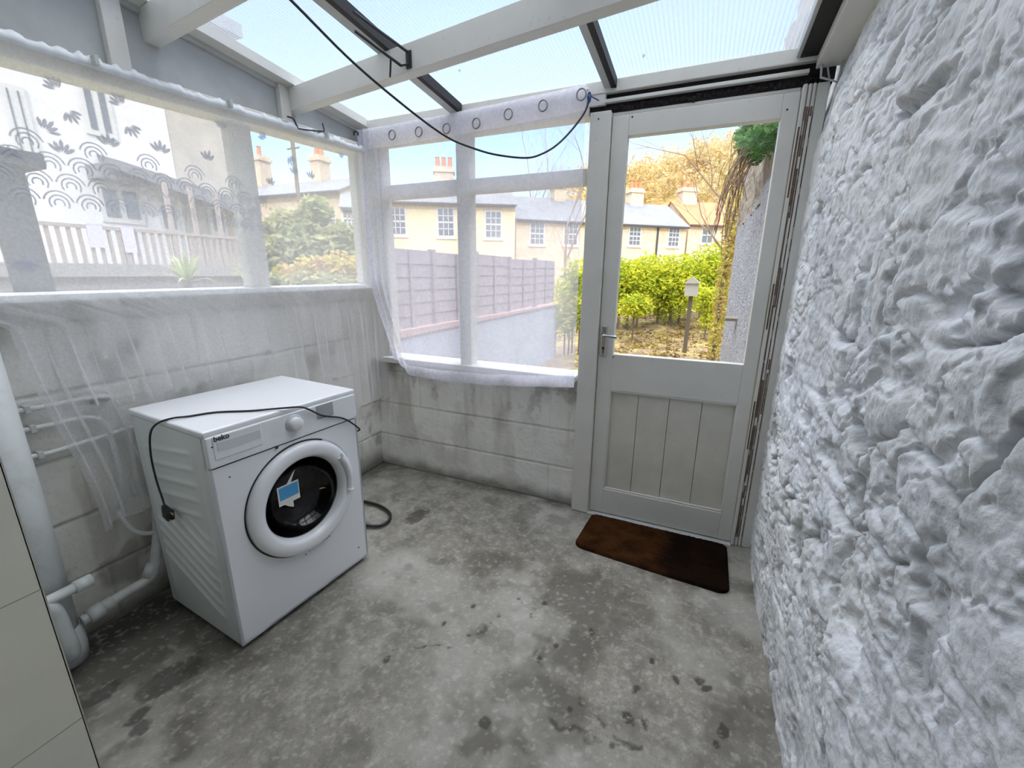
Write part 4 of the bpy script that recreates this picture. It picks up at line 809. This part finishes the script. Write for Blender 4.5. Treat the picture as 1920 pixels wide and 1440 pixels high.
# hedge, bird box, grass bank
hb = [(at(10.5+.002*(u-1150), u, w)) for u, w in [(1120, 530), (1165, 525), (1200, 530), (1240, 520), (1280, 530), (1320, 520), (1350, 500), (1180, 550), (1260, 560)]]
o = leaf_cloud('hedge', [(*p, .75, .6, .55) for p in hb], 26000, .05, G['lime'], 13); tag(o, 'bright sunlit yellow-green hedge in front of the stone houses', 'hedge')
b = MB(); 
for p in hb: b.tube([(p[0], p[1], -.2), (p[0], p[1], p[2])], .035, 5)
b.build('stems', G['bark'], o)
for i, ((u, w), nm) in enumerate([((1190, 575), 'low yellow-green shrub at the hedge foot, left of the bird box'), ((1330, 560), 'rounded yellow-green shrub right of the bird box'), ((1346, 592), 'small yellow-green shrub tight against the garden wall end'), ((1070, 545), 'low yellow-green shrub behind the fence end')]):
    p = at(9.2, u, w); o = leaf_cloud('low_shrub', [(*p, .4, .35, .28)], 1300, .04, G['lime'], 14+i); tag(o, nm, 'shrub')
    b = MB(); b.tube([(p[0], p[1], -.1), (p[0], p[1], p[2])], .02, 5); b.build('stem', G['bark'], o)
pb = at(7.6, 1297, 541); X_b, Y_b, Z_b = pb
bb_ = empty('bird_box', (X_b, Y_b, 0)); tag(bb_, 'small white bird box on a post in front of the hedge', 'bird box')
def bp_(mb, n_, m_): o = mb.build(n_, m_, bb_); o.matrix_parent_inverse = Matrix.Translation(-bb_.location); return o
b = MB(); b.box(X_b-.11, X_b+.11, Y_b-.1, Y_b+.1, Z_b-.13, Z_b+.10); bp_(b, 'box', G['sash'])
b = MB(); b.hexa([(X_b-.14, Y_b-.13, Z_b+.09), (X_b+.14, Y_b-.13, Z_b+.09), (X_b+.14, Y_b+.13, Z_b+.09), (X_b-.14, Y_b+.13, Z_b+.09)], [(X_b-.01, Y_b-.13, Z_b+.2), (X_b+.01, Y_b-.13, Z_b+.2), (X_b+.01, Y_b+.13, Z_b+.2), (X_b-.01, Y_b+.13, Z_b+.2)]); bp_(b, 'roof', G['sash'])
b = MB(); b.box(X_b-.035, X_b+.035, Y_b-.03, Y_b+.03, -.2, Z_b-.13); bp_(b, 'post', G['bark'])
# garden plants beyond the fence end
c = [at(7.5, u, w) for u, w in [(1078, 520), (1070, 560), (1060, 600), (1088, 590)]]
o = leaf_cloud('garden_shrub', [(*p, .22, .3, .32) for p in c], 1500, .05, G['lime'], 15); tag(o, 'light green shrub at the end of the garden fence', 'shrub')
b = MB(); [b.tube([(p[0], p[1], -.1), tuple(p)], .015, 5) for p in c]; b.build('stems', G['bark'], o)
# grass tufts and fallen leaves on the garden floor
gb_ = []; r_ = np.random.default_rng(3)
lv = leaf_cloud('leaf_litter', [(x, y, float(-.10+.9*sstep(7, 15, np.array(y))), .3, .3, .05) for x, y in zip(r_.uniform(0, 4, 260), r_.uniform(5.4, 13, 260))], 7000, .04, leafmat('fallen_leaf', (.19, .11, .05), (.34, .26, .07), 3), 16); tag(lv, 'fallen leaves and weeds over the garden ground', 'leaf litter', kind='stuff')

# houses --------------------------------------------------------
def house(name, label, uL, DL, uR, DR_, w_eave, ridge, depth, wall, roof, wins, zb=-.5, wcols=(3, 4), chims=(), pipes=(), group=None):
    """uL,uR image columns of the facade ends seen at depths DL,DR_; everything then stands in the world"""
    PL = at(DL, uL, w_eave); PR_ = at(DR_, uR, w_eave); ze = PL[2]; e = np.array([PR_[0]-PL[0], PR_[1]-PL[1], 0]); L = np.linalg.norm(e); e /= L
    nrm = np.array([-e[1], e[0], 0]); 
    if nrm@(PL-CAMP) < 0: nrm = -nrm            # points away from the viewer = into the house
    O = np.array([PL[0], PL[1], 0]); root = empty(name, (*O[:2], zb)); tag(root, label, 'house', group)
    W_ = lambda a, d, z: O+e*a+nrm*d+np.array([0, 0, z])
    def hp_(mb, n_, m_, par=None):
        par = par or root; o = mb.build(n_, m_, par)
        o.matrix_parent_inverse = Matrix.Translation(-root.location) if par is root else Matrix(); return o
    def hb(mb, a0, a1, d0, d1, z0, z1): mb.hexa([W_(a0, d0, z0), W_(a1, d0, z0), W_(a1, d1, z0), W_(a0, d1, z0)], [W_(a0, d0, z1), W_(a1, d0, z1), W_(a1, d1, z1), W_(a0, d1, z1)])
    b = MB(); hb(b, 0, L, 0, depth, zb, ze); b.add([W_(0, 0, ze), W_(0, depth/2, ze+ridge), W_(0, depth, ze)], [(0, 1, 2)]); b.add([W_(L, 0, ze), W_(L, depth/2, ze+ridge), W_(L, depth, ze)], [(0, 1, 2)]); hp_(b, 'wall', wall)
    b = MB()
    for sgn in (0, 1):
        d0, d1 = ((-.25, depth/2) if sgn == 0 else (depth+.25, depth/2)); zz0 = ze-.12
        b.hexa([W_(-.1, d0, zz0), W_(L+.1, d0, zz0), W_(L+.1, d1, ze+ridge), W_(-.1, d1, ze+ridge)], [W_(-.1, d0, zz0+.1), W_(L+.1, d0, zz0+.1), W_(L+.1, d1, ze+ridge+.1), W_(-.1, d1, ze+ridge+.1)])
    hp_(b, 'roof', roof)
    b = MB(); hb(b, 0, L, -.36, -.24, ze-.2, ze-.08); hp_(b, 'gutter', G['gutter'])
    cz_, n2 = CAMP, nrm
    for (u, w, wd, ht) in wins:
        dr_ = ray(u, w); t = ((O-CAMP)@nrm)/(dr_@nrm); p = CAMP+dr_*t; k = t/FPX; a = (p-O)@e; z = p[2]; hw = wd*k/2/max(.3, abs(e@np.array([_r2[0], _r2[1], 0]))); hh_ = ht*k/2
        f = MB(); hb(f, a-hw-.12, a+hw+.12, -.03, .02, z-hh_-.14, z+hh_+.12); hb(f, a-hw-.2, a+hw+.2, -.10, .0, z-hh_-.22, z-hh_-.12)
        wf = hp_(f, 'window', G['sash'])
        f = MB(); hb(f, a-hw, a+hw, -.045, -.03, z-hh_, z+hh_); hp_(f, 'pane', G['pane'], wf)
        f = MB(); c_, r2 = wcols
        for i in range(1, c_): x_ = a-hw+2*hw*i/c_; hb(f, x_-.022, x_+.022, -.06, -.045, z-hh_, z+hh_)
        for i in range(1, r2): z_ = z-hh_+2*hh_*i/r2; q = .045 if i*2 == r2 else .022; hb(f, a-hw, a+hw, -.06, -.045, z_-q, z_+q)
        hp_(f, 'glazing_bars', G['sash'], wf)
    for (u, wt, wd, pots) in chims:
        dr_ = ray(u, w_eave); t = ((O+nrm*depth/2-CAMP)@nrm)/(dr_@nrm); p = CAMP+dr_*t; a = (p-O)@e; k = t/FPX; zt = (CAMP+ray(u, wt)*t)[2]; hw = wd*k/2
        f = MB(); hb(f, a-hw, a+hw, depth/2-.45, depth/2+.45, ze, zt); hb(f, a-hw-.1, a+hw+.1, depth/2-.55, depth/2+.55, zt-.35, zt-.2); ch = hp_(f, 'chimney', G['stoneh'])
        f = MB()
        for i in range(pots): x_ = a-hw+(i+.5)*2*hw/pots; f.lathe([(.16, zt-.02), (.13, zt+.55), (.16, zt+.6), (.001, zt+.6)], W_(x_, depth/2, 0), (0, 0, 1), 10)
        hp_(f, 'chimney_pots', G['pot'], ch)
    for u in pipes:
        dr_ = ray(u, w_eave); t = ((O-CAMP)@nrm)/(dr_@nrm); p = CAMP+dr_*t; a = (p-O)@e; f = MB(); f.tube([W_(a, -.08, zb), W_(a, -.08, ze)], .07, 6); hp_(f, 'downpipe', G['gutter'])
    return root
house('cream_house', 'cream rendered house with sash windows, behind the garden fence', 700, 25, 966, 26, 376, 1.3, 6, G['cream'], G['slate'], [(746, 415, 26, 44), (836, 417, 27, 46), (925, 421, 27, 44)], chims=[(834, 318, 34, 3)])
house('stone_terrace', 'long warm stone terrace with slate roof, seen through door glass and curtain', 968, 30, 1290, 34, 410, 1.9, 6, G['stoneh'], G['slate'], [(1007, 438, 24, 36), (1070, 439, 24, 36), (1190, 443, 21, 30), (1263, 445, 20, 30)], chims=[(1187, 357, 26, 3), (1045, 350, 22, 2)], pipes=(1235,))
house('red_roofed_house', 'stone house with orange-red roof right of the slate terrace', 1292, 35, 1400, 36, 420, 2.1, 6, G['stoneh'], G['redr'], [(1326, 441, 20, 26)], wcols=(2, 2), chims=[(1283, 356, 30, 2)])
house('brown_gabled_house', 'old stone house with two tall chimneys, seen through the second left window light', 430, 27, 640, 24, 372, 1.2, 6, G['stoneh'], G['slate'], [(655-35, 410, 18, 26)], chims=[(497, 298, 22, 1), (606, 298, 22, 2)])
house('yellow_cottage', 'pale yellow cottage behind the olive tree beside the window post', 640, 22, 706, 22.5, 388, 1.0, 5, G['cream'], G['slate'], [(655, 410, 18, 26)])

# neighbour's white house, parallel to the garden, beyond the left window
XN = -14.
def q(u, w, X=XN): p = on(0, X, u, w); return p[1], p[2]
NH = empty('neighbouring_house', (XN, 3, -.2)); tag(NH, 'large white rendered house with tall sash windows beyond the left window', 'house')
def nh(mb, n_, m_, par=None):
    o = mb.build(n_, m_, par or NH); o.matrix_parent_inverse = Matrix() if par else Matrix.Translation(-NH.location); return o
ysplit = q(307, 200)[0]; yend = q(452, 300)[0]
b = MB(); b.box(XN-7, XN, -9, ysplit, -.2, 9.2); nh(b, 'wall', G['white'])
b = MB(); b.box(XN-7, XN-.02, ysplit, yend+.35, -.2, 9.0); nh(b, 'stone_wing', G['grey'])
b = MB(); b.box(XN-7.2, XN+.3, -9.2, yend+.5, 9.2, 9.6); nh(b, 'roof', G['slate'])
for (ua, wa, ub, wb_) in [(8, 165, 62, 290), (152, 160, 208, 250), (188, 352, 262, 412), (300, 385, 330, 430), (395, 395, 420, 435)]:
    y0, z1 = q(ua, wa); y1, z0 = q(ub, wb_); 
    z0_, z1_ = min(z0, z1), max(z0, z1)
    b = MB(); b.box(XN-.05, XN+.05, y0-.12, y1+.12, z0_-.15, z1_+.12); wf = nh(b, 'window', G['sash'])
    b = MB(); ym = (y0+y1)/2; b.box(XN+.05, XN+.07, y0, ym-.08, z0_, z1_); b.box(XN+.05, XN+.07, ym+.08, y1, z0_, z1_); nh(b, 'pane', G['pane'], wf)
b = MB(); P_ = [q(180, 288), q(445, 374), q(445, 402), q(187, 308)]
b.hexa([(XN, P_[3][0], P_[3][1]), (XN+1.2, P_[3][0], P_[3][1]-.3), (XN+1.2, P_[2][0], P_[2][1]-.3), (XN, P_[2][0], P_[2][1])], [(XN, P_[0][0], P_[0][1]), (XN+1.2, P_[0][0], P_[0][1]-.3), (XN+1.2, P_[1][0], P_[1][1]-.3), (XN, P_[1][0], P_[1][1])]); nh(b, 'canopy', G['canopy'])
b = MB(); P_ = [q(165, 338), q(272, 352)]; b.box(XN, XN+.6, P_[0][0], P_[1][0], P_[1][1], P_[1][1]+.35); nh(b, 'door_canopy', G['canopy'])
# raised deck with balustrade
XB = -11.5
DK = empty('deck', (XB, 2, -.2)); tag(DK, 'raised deck with slatted balustrade in front of the white house', 'deck')
def dk(mb, n_, m_): o = mb.build(n_, m_, DK); o.matrix_parent_inverse = Matrix.Translation(-DK.location); return o
y0, zt0 = q(25, 407, XB); y1, zt1 = q(450, 452, XB); zb0 = q(35, 492, XB)[1]; zt = (zt0+zt1)/2
b = MB(); b.box(XN+.1, XB+.15, y0-.6, y1+1, zb0-.3, zb0); b.box(XB-.05, XB, y0-.6, y1+1, -.2, zb0-.3); dk(b, 'deck_base', G['deck'])
b = MB(); b.box(XB-.04, XB+.06, y0-.6, y1+1, zt-.04, zt+.04); dk(b, 'handrail', G['rail'])
n = 34; b = MB()
for k in range(n): y = y0-.5+(y1-y0+1.4)*k/n; b = MB(); b.box(XB-.02, XB+.03, y, y+.07, zb0, zt-.04); dk(b, 'baluster', G['rail'])
for u in (232, 325, 370, 415):
    y = q(u, 440, XB)[0]; b = MB(); b.box(XB-.05, XB+.05, y-.045, y+.045, zb0, zt+(1.3 if u > 300 else .02)); dk(b, 'post', G['rail'])
# laundry over the rail
for (ua, ub, wt, wb2, nm) in [(155, 190, 398, 420, 'pale cloth draped on the balustrade, left of two'), (222, 250, 408, 432, 'pale cloth draped on the balustrade, right of two')]:
    ya, za = q(ua, wt, XB+.08); yb, zb_ = q(ub, wb2, XB+.08); b = MB()
    b.box(XB+.07, XB+.09, ya, yb, zb_-.55, zt+.05); b.box(XB-.08, XB+.09, ya, yb, zt+.045, zt+.07); o = b.build('draped_cloth', mat('pale_lilac_cloth', (.50, .50, .66), .9)); tag(o, nm, 'cloth', 'cloths on the balustrade')
# dark garden post close to the left window
p0 = on(0, -2.2, 10, 312); p1 = on(0, -2.2, 48, 520); VP = empty('pergola_post', (-2.2, p0[1], -.15)); tag(VP, 'dark grey post with flat cap just outside the left window', 'post')
def vp(mb, n_, m_): o = mb.build(n_, m_, VP); o.matrix_parent_inverse = Matrix.Translation(-VP.location); return o
b = MB(); b.box(-2.27, -2.13, p0[1]-.10, p0[1]+.06, -.15, p0[2]); vp(b, 'shaft', G['post'])
b = MB(); b.box(-2.35, -2.05, p0[1]-.9, p0[1]+.14, p0[2], p0[2]+.09); vp(b, 'cap_beam', G['post'])
# palm, olive tree, pole, chimneys beyond
def plant_palm(name, label, u, w, D, sc, seed):
    p = at(D, u, w); rnd = random.Random(seed); b = MB()
    for i in range(26):
        a = rnd.uniform(0, 2*pi); el = rnd.uniform(.1, 1.3); L = sc*rnd.uniform(.7, 1.1); d = Vector((cos(a)*cos(el), sin(a)*cos(el), sin(el))); s = Vector((-sin(a), cos(a), 0))*.035*sc
        P0 = Vector(p); P1 = P0+d*L*.55; P2_ = P0+d*L+Vector((0, 0, -.25*L)); b.add([P0-s*.4, P0+s*.4, P1+s, P1-s, P2_], [(0, 1, 2, 3), (3, 2, 4)])
    o = empty(name, (p[0], p[1], -.2)); tag(o, label, 'plant'); k = b.build('fronds', G['palm'], o); k.matrix_parent_inverse = Matrix.Translation(-o.location)
    b = MB(); b.tube([(p[0], p[1], -.2), tuple(p)], .08*sc, 8); k = b.build('stem', G['bark'], o); k.matrix_parent_inverse = Matrix.Translation(-o.location)
plant_palm('spiky_palm', 'spiky pale green palm in front of the raised deck, left of two', 352, 528, 6.0, .62, 3)
plant_palm('spiky_palm', 'small spiky palm beside the window post, right of two', 462, 520, 6.5, .5, 4)
def tree(name, label, u, w, D, blobs, m_, n, size, seed, cat='tree'):
    p = at(D, u, w); k = D/FPX; o = empty(name, (p[0], p[1], -.2)); tag(o, label, cat)
    B = []
    for (uu, ww, rr_) in blobs: c = at(D, uu, ww); B.append((*c, rr_*k, rr_*k, rr_*k*.85))
    f = leaf_cloud('foliage', B, n, size, m_, seed, o); f.matrix_parent_inverse = Matrix.Translation(-o.location)
    b = MB(); b.tube([(p[0], p[1], -.2), (p[0], p[1], p[2]*.5), tuple(p)], [.12, .1, .06], 7); rnd = random.Random(seed)
    for B_ in B: b.tube([tuple(p), tuple(B_[:3])], [.05, .02], 5)
    t_ = b.build('trunk', G['bark'], o); t_.matrix_parent_inverse = Matrix.Translation(-o.location); return o
tree('olive_tree', 'grey-green bushy tree behind the second left window light', 560, 470, 10, [(540, 430, 38), (590, 400, 32), (570, 465, 55), (515, 480, 35), (625, 470, 40), (640, 440, 25)], G['olive'], 9000, .085, 31)
tree('flowering_bush', 'low pale bush with sunlit leaves under the grey-green tree', 600, 520, 8, [(540, 525, 30), (590, 515, 34), (645, 510, 36), (670, 530, 25)], G['brownv'], 3600, .06, 32, 'bush')
tree('laurel_bush', 'low green bush at the bottom of the second left window light', 560, 545, 6.2, [(520, 538, 26), (570, 540, 30), (620, 540, 30), (660, 542, 24)], G['olive'], 2400, .05, 33, 'bush')
p = at(16, 561, 380); b = MB(); b.tube([(p[0], p[1], -.2), (p[0], p[1], at(16, 561, 268)[2])], .07, 8); b.tube([(p[0]-.3, p[1], at(16, 561, 285)[2]), (p[0]+.3, p[1], at(16, 561, 285)[2])], .03, 6); o = b.build('utility_pole', G['bark']); tag(o, 'thin utility pole against the sky in the second left window light', 'pole')
# thin tree right of the fence end and a hazy bare tree behind the terrace
b = MB(); rnd = random.Random(17); p = at(11, 1056, 560); branches(b, (p[0], p[1], -.1), (0, 0, 1), 2.6, .045, 4, rnd, .32, .25, 3); o = b.build('slim_tree', G['twig']); tag(o, 'slim bare tree standing beyond the end of the fence', 'tree')
for (u, w, D, h_, s_, lab) in [(1000, 380, 40, 4.2, 41, 'bare tree crown behind the terrace roof, left of two'), (1075, 380, 42, 4.6, 42, 'bare tree crown behind the terrace roof, right of two')]:
    b = MB(); rnd = random.Random(s_); p = at(D, u, w); branches(b, (p[0], p[1], 0), (0, 0, 1), 6.2, .16, 5, rnd, .45, .2, 3); o = b.build('winter_tree', G['twig']); tag(o, lab, 'tree', 'bare trees behind the terrace')
